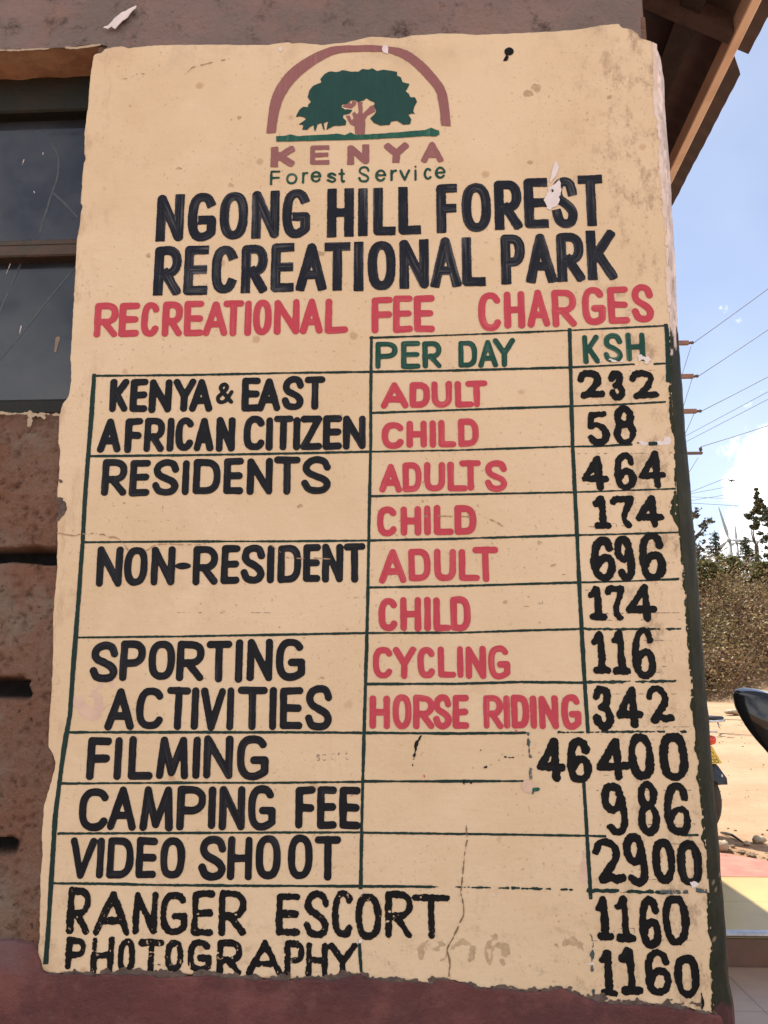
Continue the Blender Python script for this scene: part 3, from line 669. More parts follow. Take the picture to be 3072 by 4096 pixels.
for z0, z1 in ((ZS, zb0+.01), (zb1-.01, ZL)):
    V = [(-1.2, gy, z0), (XJ, gy, z0), (XJ, gy, z1), (-1.2, gy, z1), (-1.2, gy+.004, z0), (XJ, gy+.004, z0), (XJ, gy+.004, z1), (-1.2, gy+.004, z1)]
    mk('pane', V, [(0, 1, 2, 3), (5, 4, 7, 6), (0, 4, 5, 1), (3, 2, 6, 7), (1, 5, 6, 2), (4, 0, 3, 7)], M['glass'], win)
def Pg(X, Y): p = px_y(X, Y, gy); return (p[0], p[2])
for pts, mt in (([(291, 436), (288, 476)], 'creamline'), ([(42, 1056), (27, 1094)], 'flake'), ([(85, 1305), (79, 1336)], 'flake'), ([(232, 1355), (222, 1405)], 'pencil'), ([(96, 640), (90, 660)], 'flake'), ([(173, 612), (172, 620)], 'flake'), ([(136, 766), (140, 775)], 'flake')):
    q = [Pg(*p) for p in pts]; f = field_for([q], .01, .0011)
    w = {'creamline': .0035, 'pencil': .0045, 'flake': .0010}[mt]
    f.stroke(q, [w, w*.5]); f.rough(.0004, .004, 0, 1, 2); f.mesh('paint_fleck', M[mt], win, .0008, yfun=lambda x, z: x*0+gy)
M['glassmark'] = simple_mat('dried_wipe_mark', (.055, .072, .080), .5, 0, .3, 20)
for pts in ([(204,574),(228,612),(235,654),(228,716),(200,796),(160,930)], [(304,1066),(200,1190),(90,1330),(-20,1460)], [(215,775),(260,815),(310,870)], [(90,1040),(45,1140),(-20,1290)]):
    q = catmull([Pg(*p) for p in pts], 6); f = field_for([q], .01, .0012); f.stroke(q, .0021); f.rough(.0008, .01, .0004, .003, len(pts)); f.holes(.22, .02, 5); f.mesh('wipe_mark', M['glassmark'], win, .0005, yfun=lambda x, z: x*0+gy)
# thin light mortar crumbs on the sill edge
fld = field_for([Pl([(-30, 1640), (245, 1680)])], .012, .0012)
fld.stroke(Pl([(-30, 1652), (60, 1655), (120, 1653), (240, 1660)]), .0016); fld.stroke(Pl([(130, 1662), (165, 1660), (175, 1668)]), .004); fld.stroke(Pl([(120, 1655), (119, 1700)]), .0045)
fld.rough(.003, .009, .001, .003, 8)
fld.mesh('mortar_crumb', M['creamline'], bld, .002, yfun=lambda x, z: x*0-.010)
# scrap of torn white paper stuck to the lintel
scrap = Pl([(548,23),(543,34),(530,45),(520,58),(512,72),(500,80),(487,88),(475,102),(462,117),(455,115),(448,108),(440,112),(432,118),(422,113),(413,114),(418,108),(432,105),(445,92),(458,76),(472,64),(490,50),(503,46),(520,36)])
fld = field_for([scrap]); fld.poly(scrap); fld.rough(.0006, .004, 0, 1, 3)
o = fld.mesh('paper_scrap', M['flake'], None, .0012, thick=True, back=-.0125, yfun=lambda x, z: x*0-.0125)
tag(o, 'torn sliver of white paper stuck to the wall above the sign', 'paper')

# plinth below the sign
pb = Pl([(-900,3765),(-60,3768),(60,3764),(128,3772),(150,3800),(166,3840),(176,3890)]+[(a, b+4) for a, b in EDGE_B[1:]]+[(2885,4055)])
pl = np.concatenate([pb, [[pb[-1][0], -.3], [pb[0][0], -.3]]])
fld = Field(pl[:, 0].min()-.01, pl[:, 0].max()+.01, .55, 1.12, .004)
fld.poly(pl); fld.rough(.0022, .02, .001, .006, 12)
def psurf(x, z): return -T-.005+.005*(fbm(x*6, z*6, 61, 3)-.5)
fld.mesh('plinth', M['plinth'], bld, 0, thick=True, back=.002, yfun=psurf)
mb = MB(); mb.box(((-1.4+pb[-1][0])/2, -.008, .12), (pb[-1][0]+1.4, .022, .86)); mb.box((pb[0][0]-2.9, -.008, pb[0][1]/2-.15), (5.8, .024, pb[0][1]+.3)); mb.build('plinth_base', M['plinth'], bld)

# roof
def tin_mat():
    m, nt, b = new_mat('rusty_roofing_tin'); n = NT(nt); co = n.coord()
    c = n.mix(n.ramp(n.noise(co, 5, 7, .65), .35, .66), (.085, .044, .042), (.055, .034, .036))
    c = n.mix(n.m('MULTIPLY', n.ramp(n.noise(co, 16, 6, .7), .52, .7), .6), c, (.115, .052, .042))
    n.L.new(c, b.inputs['Base Color']); b.inputs['Roughness'].default_value = .62; b.inputs['Metallic'].default_value = .1
    n.bump(n.noise(co, 30, 5), .2, .01, b); return m
M['tin'] = tin_mat()
M['timber'] = simple_mat('old_brown_timber', (.10, .058, .050), .8, 0, .5, 20, (.06, .036, .033), bump=.3)
M['darkwood'] = simple_mat('dark_roof_boarding', (.055, .036, .032), .85, 0, .4, 9, bump=.3)
m, nt, b = new_mat('fresh_pine_batten'); n = NT(nt); co = n.coord()
c = n.mix(n.ramp(n.noise(n.mapping(co, (30, 1.5, 30)), 2, 5, .6), .35, .7), (.90, .67, .50), (.84, .58, .42))
c = n.mix(n.m('MULTIPLY', n.ramp(n.noise(co, 5, 5, .6), .5, .72), .5), c, (.55, .33, .21)); nt.links.new(c, b.inputs['Base Color']); b.inputs['Roughness'].default_value = .75
M['pine'] = m
roof = None
def tin_sheet(x_in, x_out, y0, y1, lift=0.0, cut=None, nx=10):
    """one corrugated sheet between y0 and y1 sloping down to x_out; cut = (depth, reach) clips the corner at y0"""
    ny = max(int((y1-y0)/.0125), 4); V = []; F = []
    for layer in (0, 1):
        for j in range(ny+1):
            y = y0+(y1-y0)*j/ny
            xo = x_out
            if cut and y-y0 < cut[1]: xo = x_out-cut[0]*(1-(y-y0)/cut[1])*(1 if x_out > XR else -1)
            xo += .006*(vnoise(y*6, lift*900, 77)-.5)
            for i in range(nx+1):
                x = x_in+(xo-x_in)*i/nx
                V.append((x, y, zroof(x)+lift+.0045*math.sin(y*2*math.pi/.076)*.3+.0012*layer))
    m_ = (ny+1)*(nx+1)
    for layer in (0, 1):
        for j in range(ny):
            for i in range(nx):
                a = layer*m_+j*(nx+1)+i; q = (a, a+1, a+nx+2, a+nx+1); F.append(q if layer else q[::-1])
    for j in range(ny):
        a = j*(nx+1)+nx; F.append((a, a+nx+1, a+nx+1+m_, a+m_))
    return mk('roof_sheet' if roof else 'roof', V, F, M['tin'], roof or bld, True)
YN = 1.262*(ZO-CAM[2])+CAM[1]                  # where two sheets meet and leave a gap
b0 = -.55
roof = tin_sheet(XR, 2*XR-XO, b0, 8.3)
for k, (y0, y1, lf, cut) in enumerate(((b0, YN-.022, .006, None), (YN-.03, YN+.86, .0, (.055, .085)), (YN+.83, YN+1.74, .004, (.012, .05)), (YN+1.70, YN+3.2, .0, None), (YN+3.16, YN+4.8, .004, None), (YN+4.76, YN+7.4, 0, None))):
    tin_sheet(XR, XO, y0, y1, lf, cut)
# timbers: batten (pale new pine), rafters, purlins, boarding on the wall head
xb = .5*(px_z(2716, 590, ZO)[0]+px_z(3038, 0, ZO)[0]); 
hb = (ZO-.035)-CAM[2]
def at_h(X, Y, z): p = px_z(X, Y, z); return p
pa, pc = at_h(2696, 660, ZO-.03), at_h(3052, -30, ZO-.03)
mb = MB()
pL = [at_h(2757, 500, ZO-.03), at_h(3017, 0, ZO-.03)]; pR = [at_h(2794, 500, ZO-.03), at_h(3060, 0, ZO-.03)]
xL = .5*(pL[0][0]+pL[1][0]); xRt = .5*(pR[0][0]+pR[1][0])
wz = zroof((xL+xRt)/2)-.012
mb.box(((xL+xRt)/2, 3.6, (wz+ZO-.03)/2), (abs(xRt-xL), 8.2, wz-ZO+.03), bev=.003)
mb.build('batten', M['pine'], roof)
def rafter(y, w=.05):
    mb = MB(); x0, x1 = XR, xL-.004
    d = .062
    V = []
    for x in (x0, x1):
        z = zroof(x)-.014
        V += [(x, y-w/2, z-d), (x, y+w/2, z-d), (x, y+w/2, z), (x, y-w/2, z)]
    mb.add(V, [(3, 2, 1, 0), (4, 5, 6, 7), (0, 1, 5, 4), (1, 2, 6, 5), (2, 3, 7, 6), (3, 0, 4, 7)])
    mb.build('rafter', M['timber'], roof)
for y in (-.45, .80, 2.0, 3.2, 4.4, 5.6, 6.8, 8.0): rafter(y)
mb = MB()
for x in (.80, -.1, -1.0, -1.9):
    mb.box((x, 3.7, zroof(x)-.036), (.06, 8.1, .05), rot=[[math.cos(R(29)), 0, math.sin(R(29))], [0, 1, 0], [-math.sin(R(29)), 0, math.cos(R(29))]])
mb.build('purlin', M['darkwood'], roof)
mb = MB()
mb.box((XC-.1, 3.9, zt-.02), (.12, 7.7, .09)); mb.build('wall_plate', M['timber'], roof)

# ------------------------------------------------------------------ the painted sign
sign = tag(empty('painted_sign', (0, 0, 0)), 'large cream painted fee board on ragged plaster with red, black and green hand lettering', 'sign')
def interp_edge(pts, ys):
    a = np.array(sorted([(y, x) for x, y in pts])); return np.interp(ys, a[:, 0], a[:, 1])
_ys = np.linspace(150, 4080, 400)
_e = interp_edge(FACE_E, _ys); _k = np.ones(41)/41
_es = np.convolve(np.pad(_e, 20, mode='edge'), _k, mode='valid')+9          # smoothed geometric edge of the flat face
GEO_E = list(zip(_es.tolist(), _ys.tolist()))
panel_px = EDGE_L + EDGE_B + [(x, y) for x, y in GEO_E[::-8] if 175 < y < 4045] + EDGE_T[::-1]
panel = Pl(panel_px)
fld = Field(panel[:, 0].min()-.02, panel[:, 0].max()+.02, panel[:, 1].min()-.02, panel[:, 1].max()+.02, .0036)
fld.poly(panel)
Xg, Zg = np.meshgrid(fld.x, fld.z); keep = np.clip((.40-Xg)/.02, 0, 1)
fld.f += keep*(.0034*(fbm(Xg/.025, Zg/.025, 2, 4, .6)-.5)+.0012*(vnoise(Xg/.006, Zg/.006, 9)-.5))
fld.mesh('plaster_panel', M['plaster'], sign, 0, thick=True, back=.004)

# rounded corner of the plaster: swept round the end of the wall, painted white above and green below
def corner():
    zt_, zb_ = P(2606, 168)[1], P(2850, 4052)[1]
    zs = np.arange(-.3, zt_, .005); na = 12; V = []; C = []; rs = []
    white = np.array([.74, .61, .57]); cream = np.array([.62, .45, .29]); green = np.array([.024, .026, .013]); teal = np.array([.014, .026, .026]); oxb = np.array([.095, .032, .032])
    sil = sorted([(y, x) for x, y in SILH]); sy = [a for a, _ in sil]; sx = [b for _, b in sil]
    ges = np.array([(y, x) for x, y in GEO_E])
    for z in zs:
        zz = max(z, zb_)
        # flat-face edge at this height
        Y = 0
        Y = proj((.43, -T, zz))[1]
        for _ in range(3):
            X = np.interp(Y, ges[:, 0], ges[:, 1]); p = P(X, Y); p2 = P(X, Y+10); Y += 10*(zz-p[1])/(p2[1]-p[1])
        xe = P(np.interp(Y, ges[:, 0], ges[:, 1]), Y)[0]
        lo, hi = .004, .2
        for _ in range(22):
            r = (lo+hi)/2; best = -1e9
            for th in np.linspace(.3, 1.5, 7):
                q = proj((xe+r*math.sin(th), -T+r-r*math.cos(th), zz)); v = q[0]-np.interp(q[1], sy, sx); best = max(best, v)
            if best > 0: hi = r
            else: lo = r
        rs.append((xe, r))
    rs = np.array(rs)
    for i, z in enumerate(zs):
        xe, r = rs[i]; Yp = proj((xe, -T, z))[1]
        cols = list(np.linspace(0, math.pi/2, na))+[None]*6
        for k, th in enumerate(cols):
            if th is not None:
                bmp = .0022*(fbm(np.array([th*9.]), np.array([z*38]), 71, 3)[0]-.5)*min(k, 4)/4
                p = (xe+(r+bmp)*math.sin(th), -T+r-(r+bmp)*math.cos(th), z)
            else: p = (xe+r, -T+r+(.02, .08, .25, .6, 1.2, 2.4)[k-na], z)
            V.append(p)
            a = (fbm(np.array([z*30.]), np.array([th*4. if th is not None else 9.+k]), 73, 4)[0]-.5)
            g1 = min(max((Yp+a*260-1338)/14, 0), 1); bt = min(max((Yp+a*150-4030)/14, 0), 1)
            n2 = fbm(np.array([z*16.]), np.array([k*.8]), 75, 4)[0]; n3 = vnoise(np.array([z*90.]), np.array([k*1.3+7]), 76)[0]
            c = white*(.86+.28*n2)
            if n3 > .86: c = c*.45+cream*.3
            gg = green*(.45+.85*n2)*(1-.5*min(max((1700-Yp)/500, 0), 1))+teal*.5*min(max((1700-Yp)/500, 0), 1)
            if n3 > .93 and Yp > 3300: gg = cream*.55
            elif n3 > .975: gg = cream*.6
            c = c*(1-g1)+gg*g1; c = c*(1-bt)+oxb*(.7+.6*n2)*bt
            C.append(c)
    nc = len(cols); nz = len(zs); F = []
    for i in range(nz-1):
        for k in range(nc-1): a = i*nc+k; F.append((a, a+1, a+nc+1, a+nc))
    F.append(tuple((nz-1)*nc+k for k in range(nc)))
    m, nt, b = new_mat('corner_plaster_paint'); n = NT(nt); co = n.coord()
    at = n.N.new('ShaderNodeAttribute'); at.attribute_name = 'tint'
    f = n.ramp(n.noise(n.mapping(co, (1, 1, .35)), 60, 6, .7), .35, .75, .62, 1.2)
    g = n.N.new('ShaderNodeCombineColor'); 
    for i in range(3): n.L.new(f, g.inputs[i])
    n.L.new(n.mix(1.0, at.outputs['Color'], g.outputs[0], 'MULTIPLY'), b.inputs['Base Color']); b.inputs['Roughness'].default_value = .62; b.inputs['Specular IOR Level'].default_value = .35
    n.bump(n.m('ADD', n.noise(n.mapping(co, (1, 1, .4)), 45, 6, .65), n.noise(co, 12, 3)), .45, .01, b)
    return mk('plaster_corner', V, F, m, sign, True, None, np.array(C))
corner()
# ragged green (below) and chalky white (above) paint lapping from the corner on to the face
lap = [(x, y) for x, y in FACE_E if y >= 1318]; ge = [(x+2, y) for x, y in GEO_E[::-6] if 1318 < y < 4040]
q = Pl(lap+ge); fld = field_for([q], .02, .0015); fld.poly(q); fld.rough(.0034, .022, .0013, .004, 15); fld.holes(.25, .006, 4)
M['lapgreen'] = paint_mat('corner_green_paint', (.024, .027, .014), (.06, .075, .045), .6, .55, .25)
fld.mesh('green_border', M['lapgreen'], sign, .0006)
lap = [(x-3, y) for x, y in FACE_E if y <= 1300]; ge = [(x+2, y) for x, y in GEO_E[::-6] if 170 < y < 1300]
q = Pl(lap+ge); fld = field_for([q], .02, .0015); fld.poly(q); fld.rough(.003, .014, .0015, .004, 16)
M['lapwhite'] = simple_mat('chalky_corner_paint', (.72, .60, .56), .8, 0, .2, 40, (.62, .48, .38))
fld.mesh('white_border', M['lapwhite'], sign, .0006)

def mpp_at(X, Y):
    a, b = P(X-10, Y), P(X+10, Y); c, d = P(X, Y-10), P(X, Y+10)
    return abs(b[0]-a[0])/20, abs(c[1]-d[1])/20
WSEED = [0]
STYLE = {   # edge roughness amp, wavelength, amp2, wavelength2, flat ends
 'enamel': (.0006, .022, .00022, .004, False), 'head': (.0005, .02, .0004, .0024, True), 'price': (.0016, .022, .0010, .0032, False),
 'dry': (.0012, .016, .0009, .003, False), 'fine': (.0006, .008, .0003, .002, False), 'block': (.0007, .010, .0003, .003, True)}
def word(label, mat, style, crop, stroke, txt, name='lettering', off=.0009, holes=None, parent=None):
    """txt: 'N 85 320 197 572; ...' outer box of each letter in the pixels of one zoomed crop (ox, oy, scale)"""
    ox, oy, sc = crop; WSEED[0] += 1; sd = WSEED[0]*13
    a1, l1, a2, l2, flat = STYLE[style]; rr = random.Random(sd)
    items = []; boxes = []
    for it in txt.split(';'):
        ch, xl, xr, yt, yb = it.split()[:5]; ex = it.split()[5:]
        xl, xr, yt, yb = [float(k)*sc for k in (xl, xr, yt, yb)]
        xl += ox; xr += ox; yt += oy; yb += oy
        mx, my = (xl+xr)/2, (yt+yb)/2; sx, sz = mpp_at(mx, my)
        b0, b1 = P(mx, yb), P(mx, yt); lean = abs((proj((b0[0], -T, b0[1]+.1))[0]-mx)/(proj((b0[0], -T, b0[1]+.1))[1]-yb+1e-9))
        w = max((xr-xl)-lean*(yb-yt)*(.8 if ch not in 'OCGSQ' else .4), stroke*sc*(1.0))*sx
        c = P(mx, my); r = stroke*sc/2*(sx+sz)/2*(float(ex[0]) if ex else 1)
        items.append((ch, c[0]-w/2, c[0]+w/2, b0[1], b1[1], r)); boxes.append([(c[0]-w/2, b0[1]), (c[0]+w/2, b1[1])])
    fld = field_for(boxes, .014, .0013)
    for n_, (ch, x0, x1, z0, z1, r) in enumerate(items):
        if ch == '-':
            th = np.linspace(0, 2*math.pi, 20)[:-1]; fld.poly(np.stack([(x0+x1)/2+(x1-x0)/2*np.cos(th), (z0+z1)/2+(z1-z0)/2*np.sin(th)], 1)); continue
        rx = min(r, (x1-x0)/2); rz = min(r, (z1-z0)/2); r2 = r
        for si, st in enumerate(GL[ch]):
            st = np.array(st, float)
            jit = .022 if style in ('price', 'dry') else .012
            jx = (vnoise(st[:, 0]*2.1+n_*5+sd, st[:, 1]*2.1+si*.0, sd)-.5)*2*jit; jz = (vnoise(st[:, 0]*2.1+n_*5+40, st[:, 1]*2.1+sd, sd+1)-.5)*2*jit
            if style in ('head', 'block'): jx *= .3; jz *= .3
            q = np.stack([x0+rx+(st[:, 0]+jx)*(x1-x0-2*rx), z0+rz+(st[:, 1]+jz)*(z1-z0-2*rz)], 1)
            # subdivide so the brush width can vary along the stroke
            out = [q[0]]
            for k in range(len(q)-1):
                L = np.hypot(*(q[k+1]-q[k])); m_ = max(1, int(L/.02)) if len(q) < 8 else 1
                for t in range(1, m_+1): out.append(q[k]+(q[k+1]-q[k])*t/m_)
            q = np.array(out); tt = np.arange(len(q))
            wv = .07 if style in ('price', 'dry') else .035
            if style in ('head', 'block'): wv = .012
            rad = r2*(1+wv*2*(vnoise(tt*.55+rr.random()*50, tt*0, sd+si)-.5))
            if ch == '8' or ch == '&': rad = rad*.96
            closed = np.hypot(*(q[0]-q[-1])) < 1e-5
            fld.stroke(q, rad, flat, (x0-.0005, x1+.0005, z0-.0005, z1+.0005) if flat else None, closed, rr.random()*9)
    fld.rough(a1, l1, a2, l2, sd)
    if style == 'dry': fld.streaks(.97, sd); fld.holes(.14, .007, sd+3)
    if style == 'price': fld.streaks(.97, sd)
    if holes: fld.holes(holes[0], holes[1], sd+7, holes[2] if len(holes) > 2 else None)
    o = fld.mesh(name, M[mat], parent or sign, off)
    if label: o['label'] = label
    return o

S2 = 830/1659
A_ = (580, 680, S2); B_ = (1250, 680, S2); C_ = (1880, 640, S2); D_ = (340, 1180, S2); E_ = (1000, 1130, S2); F_ = (1830, 1100, S2)
G_ = (340, 1780, S2); H_ = (1000, 1780, S2); P_ = (1980, 1400, S2); Q_ = (1980, 2060, S2); I_ = (280, 2420, S2); J_ = (1000, 2420, S2)
R_ = (2050, 2680, S2); S_ = (2050, 3300, S2); K_ = (180, 3060, S2); L_ = (900, 3060, S2); M_ = (180, 3500, S2); N_ = (900, 3500, 1000/1659)
O_ = (1700, 2500, S2); U_ = (1480, 1820, S2); EM = (1000, 100, 900/1659)
def W(crop_a, txt_a, crop_b=None, txt_b=''):
    """merge boxes measured in two crops into the first crop's pixels"""
    if not crop_b: return txt_a
    out = [txt_a]
    for it in txt_b.split(';'):
        ch, xl, xr, yt, yb = it.split()
        f = lambda v, i: ((float(v)*crop_b[2]+crop_b[i])-crop_a[i])/crop_a[2]
        out.append(f'{ch} {f(xl,0):.1f} {f(xr,0):.1f} {f(yt,1):.1f} {f(yb,1):.1f}')
    return ';'.join(out)
# headings
word('black heading word NGONG', 'heading', 'head', A_, 73, 'N 85 320 197 572;G 340 575 185 572;O 595 827 178 557;N 850 1080 168 550;G 1097 1322 155 545', 'heading')
word('black heading word HILL', 'heading', 'head', B_, 74, 'H 115 332 148 538;I 365 442 147 530;L 485 665 143 525;L 685 868 135 518', 'heading')
word('black heading word FOREST', 'heading', 'head', B_, 74, W(B_, 'F 988 1162 115 505;O 1190 1430 108 497', C_, 'R 188 418 165 560;E 425 630 148 548;S 650 862 140 545;T 858 1075 122 530'), 'heading')
word('black heading word RECREATIONAL', 'heading', 'head', A_, 74, W(A_, 'R 65 300 610 1003;E 305 512 605 1000;C 527 742 605 990;R 765 985 598 985;E 1003 1197 585 978;A 1207 1455 585 968;T 1430 1645 578 968', B_, 'I 328 410 573 970;O 440 667 568 962;N 693 932 555 950;A 940 1188 540 940;L 1190 1385 538 930'), 'heading')
word('black heading word PARK', 'heading', 'head', C_, 76, 'P 240 445 597 995;A 437 692 590 985;R 685 920 583 975;K 922 1177 562 962', 'heading')
word('red word RECREATIONAL', 'red', 'enamel', D_, 53, W(D_, 'R 68 272 62 340;E 267 442 62 335;C 443 602 58 332;R 613 787 55 332;E 787 957 48 332;A 940 1145 52 330;T 1100 1275 45 328;I 1275 1333 45 325;O 1343 1495 38 322', A_, 'N 1030 1237 1035 1317;A 1237 1425 1027 1313;L 1440 1625 1027 1308'))
word('red word FEE', 'red', 'enamel', E_, 53, 'F 972 1145 117 405;E 1143 1302 105 400;E 1308 1477 103 398')
word('red word CHARGES', 'red', 'enamel', F_, 54, 'C 162 358 142 450;H 367 543 132 430;A 550 742 120 418;R 747 955 117 415;G 990 1185 97 403;E 1193 1377 92 390;S 1385 1570 75 377')
# column heads
word('green word PER', 'green', 'enamel', E_, 42, 'P 1003 1180 472 690;E 1207 1362 470 690;R 1377 1533 470 690')
word('green word DAY', 'green', 'enamel', F_, 42, W(F_, 'D 3 160 525 742;A 160 325 518 742;Y 280 467 507 738'))
word('green word KSH, flaking at its foot', 'green', 'enamel', F_, 42, 'K 995 1140 480 710;S 1162 1322 467 700;H 1340 1505 460 690')
# who pays
word('black word KENYA', 'black', 'enamel', D_, 55, 'K 192 355 672 937;E 357 510 672 935;N 508 700 672 942;Y 698 893 668 937;A 833 1027 670 937')
word('small black ampersand', 'black', 'enamel', D_, 32, '& 1045 1193 698 872')
word('black word EAST', 'black', 'enamel', D_, 55, W(D_, 'E 1250 1407 660 930;A 1375 1567 668 930', E_, 'S 255 432 748 1023;T 435 605 752 1020'))
word('black word AFRICAN', 'black', 'enamel', D_, 56, 'A 97 300 985 1260;F 313 467 985 1262;R 467 645 982 1257;I 652 718 982 1257;C 718 878 978 1247;A 868 1037 982 1252;N 1045 1207 977 1253')
word('black word CITIZEN', 'black', 'enamel', E_, 56, W(E_, 'I 125 187 1077 1345;T 187 347 1065 1342;I 343 405 1077 1345;Z 403 578 1065 1338;E 582 737 1060 1338;N 742 928 1063 1338', D_, 'C 1265 1447 967 1245'))
word('black word RESIDENTS', 'black', 'enamel', G_, 57, W(G_, 'R 130 345 113 408;E 353 530 118 408;S 537 755 113 408;I 777 837 120 403;D 860 1090 112 393;E 1105 1272 105 395;N 1293 1505 107 398', H_, 'T 187 408 93 397;S 410 647 93 395'))
word('black word NON-RESIDENT', 'black', 'enamel', G_, 58, W(G_, 'N 87 310 812 1135;O 312 507 815 1125;N 523 727 812 1128;- 722 852 940 995;R 858 1068 807 1120;E 1085 1245 802 1110;S 1245 1440 795 1110', H_, 'I 135 197 800 1105;D 218 413 798 1103;E 422 567 793 1098;N 575 747 788 1098;T 747 925 785 1100'))
word('black word SPORTING', 'black', 'enamel', I_, 60, W(I_, 'S 160 388 292 620;P 393 613 283 608;O 625 843 283 600;R 848 1080 285 612;T 1083 1300 283 617;I 1313 1392 275 622;N 1413 1625 270 612', J_, 'G 207 443 265 605'))
word('black word ACTIVITIES', 'black', 'enamel', I_, 60, W(I_, 'A 277 525 665 1002;C 525 760 657 997;T 765 970 655 997;I 960 1040 658 997;V 1038 1252 660 1007;I 1245 1320 660 1005;T 1333 1583 652 1003', J_, 'I 150 218 657 1000;E 235 427 657 997;S 440 658 638 1005'))
word('black word FILMING', 'black', 'enamel', I_, 62, 'F 130 337 1057 1400;I 348 423 1052 1398;L 460 674 1050 1397;M 688 955 1052 1393;I 972 1052 1052 1392;N 1065 1307 1045 1392;G 1333 1590 1040 1400')
word('black word CAMPING', 'black', 'enamel', K_, 62, W(K_, 'C 263 523 182 527;A 497 742 170 525;M 755 1033 168 527;P 1048 1293 167 520;I 1297 1375 170 515;N 1390 1605 165 522', L_, 'G 182 407 162 525'))
word('black word FEE', 'black', 'enamel', L_, 62, 'F 560 725 170 512;E 735 897 170 512;E 913 1087 170 513')
word('black word VIDEO', 'black', 'enamel', K_, 60, 'V 188 420 577 912;I 400 488 580 908;D 490 718 577 905;E 722 905 577 907;O 918 1123 578 910')
word('black word SHOOT', 'black', 'enamel', K_, 60, W(K_, 'S 1228 1450 565 922', L_, 'H 15 222 570 922;O 243 447 560 915;O 500 703 557 913;T 713 928 567 920'))
word('rough black word RANGER', 'wornblack', 'dry', M_, 55, 'R 170 375 100 470;A 385 690 120 480;N 700 907 130 470;G 920 1143 130 478;E 1170 1358 125 490;R 1385 1613 123 490')
word('rough black word ESCORT', 'wornblack', 'dry', N_, 46, 'E 337 502 117 402;S 523 692 105 417;C 707 853 103 417;O 867 1037 120 427;R 1062 1245 100 415;T 1240 1497 130 420')
word('rough black word PHOTOGRAPHY, chipped along its foot', 'wornblack', 'dry', M_, 50, W(M_, 'P 160 335 497 757;H 360 557 492 790;O 577 725 512 790;T 743 955 510 785;O 960 1110 517 775;G 1138 1335 513 780;R 1373 1580 513 805', N_, 'A 140 385 430 672;P 392 530 435 677;H 538 683 448 680;Y 687 880 448 678'), holes=(.27, .006, .985))
# what for
word('red word ADULT, first row', 'red', 'enamel', E_, 50, W(E_, 'A 1045 1268 797 1008;D 1275 1440 797 1002;U 1450 1618 790 1002', F_, 'L -25 132 850 1060;T 62 245 845 1060'))
word('red word CHILD, second row', 'red', 'enamel', E_, 52, W(E_, 'C 1050 1237 1117 1330;H 1250 1415 1105 1322;I 1432 1490 1103 1320;L 1503 1652 1098 1318', F_, 'D 2 172 1150 1375'))
word('red word ADULTS, third row', 'red', 'enamel', U_, 50, 'A 72 257 70 302;D 260 415 60 295;U 430 603 57 292;L 617 780 50 290;T 715 892 43 287;S 915 1097 40 295')
word('red word CHILD, fourth row', 'red', 'enamel', U_, 54, 'C 52 222 412 653;H 243 410 410 647;I 430 487 402 645;L 507 672 398 642;D 672 852 400 638')
word('red word ADULT, fifth row', 'red', 'enamel', U_, 53, 'A 72 293 750 1025;D 305 487 748 1010;U 510 690 748 1010;L 707 880 752 1008;T 817 1030 735 1015')
word('red word CHILD, sixth row', 'red', 'enamel', U_, 53, 'C 65 225 1143 1408;H 240 410 1133 1410;I 432 487 1135 1408;L 505 650 1135 1410;D 640 807 1132 1408')
word('red word CYCLING', 'red', 'enamel', J_, 50, W(J_, 'C 980 1145 335 588;Y 1143 1328 333 592;C 1335 1483 335 588;L 1500 1650 333 582', O_, 'I 255 307 170 425;N 322 490 170 430;G 503 682 162 433'))
word('red word RIDING', 'red', 'enamel', O_, 52, 'R 463 627 558 833;I 623 685 560 830;D 685 835 557 827;I 835 900 562 832;N 907 1070 562 832;G 1087 1252 553 838')
word('red word HORSE', 'red', 'enamel', O_, 52, W(O_, 'E 218 353 560 832', J_, 'H 957 1120 722 993;O 1140 1292 715 993;R 1303 1475 718 993;S 1463 1612 715 993'))
# prices
word('price 232', 'roughblack', 'price', P_, 52, 'w 650 830 163 390;2 655 875 163 390;3 903 1043 165 405;2 1065 1308 160 390'.split(';', 1)[1], 'price')
word('price 58', 'roughblack', 'price', P_, 55, '5 727 920 492 770;8 938 1133 442 765', 'price')
word('price 464', 'roughblack', 'price', P_, 54, '4 675 918 835 1125;6 943 1135 822 1127;4 1140 1378 808 1102', 'price')
word('price 174, fourth row', 'roughblack', 'price', Q_, 54, '1 775 935 -158 113;7 920 1128 -158 107;4 1110 1352 -160 110', 'price')
word('price 696', 'roughblack', 'price', Q_, 62, '6 757 970 173 530;9 945 1130 160 530;6 1137 1373 140 525', 'price')
word('price 174, sixth row', 'roughblack', 'price', Q_, 58, '1 735 903 567 848;7 872 1055 560 848;4 1033 1307 550 858', 'price')
word('price 116', 'roughblack', 'price', Q_, 58, '1 760 928 922 1268;1 920 1090 908 1280;6 1080 1293 897 1310', 'price')
word('price 342', 'roughblack', 'price', R_, 62, '3 632 815 123 478;4 812 1053 130 468;w 1057 1302 123 438', 'price')
word('price 46400', 'roughblack', 'price', R_, 66, '4 185 430 545 890;6 422 637 538 910;4 660 940 535 890;0 918 1140 508 878;0 1167 1412 502 895', 'price')
word('price 986', 'roughblack', 'price', R_, 60, '9 700 930 898 1318;8 985 1185 885 1328;6 1200 1433 905 1330', 'price')
word('price 2900', 'roughblack', 'price', S_, 64, 'w 635 920 103 478;9 870 1093 60 490;0 1108 1308 115 468;0 1303 1525 120 495', 'price')
word('price 1160 of the ranger escort row', 'roughblack', 'price', S_, 62, '1 655 808 563 920;1 808 985 563 930;6 997 1197 573 987;0 1187 1420 555 960', 'price')
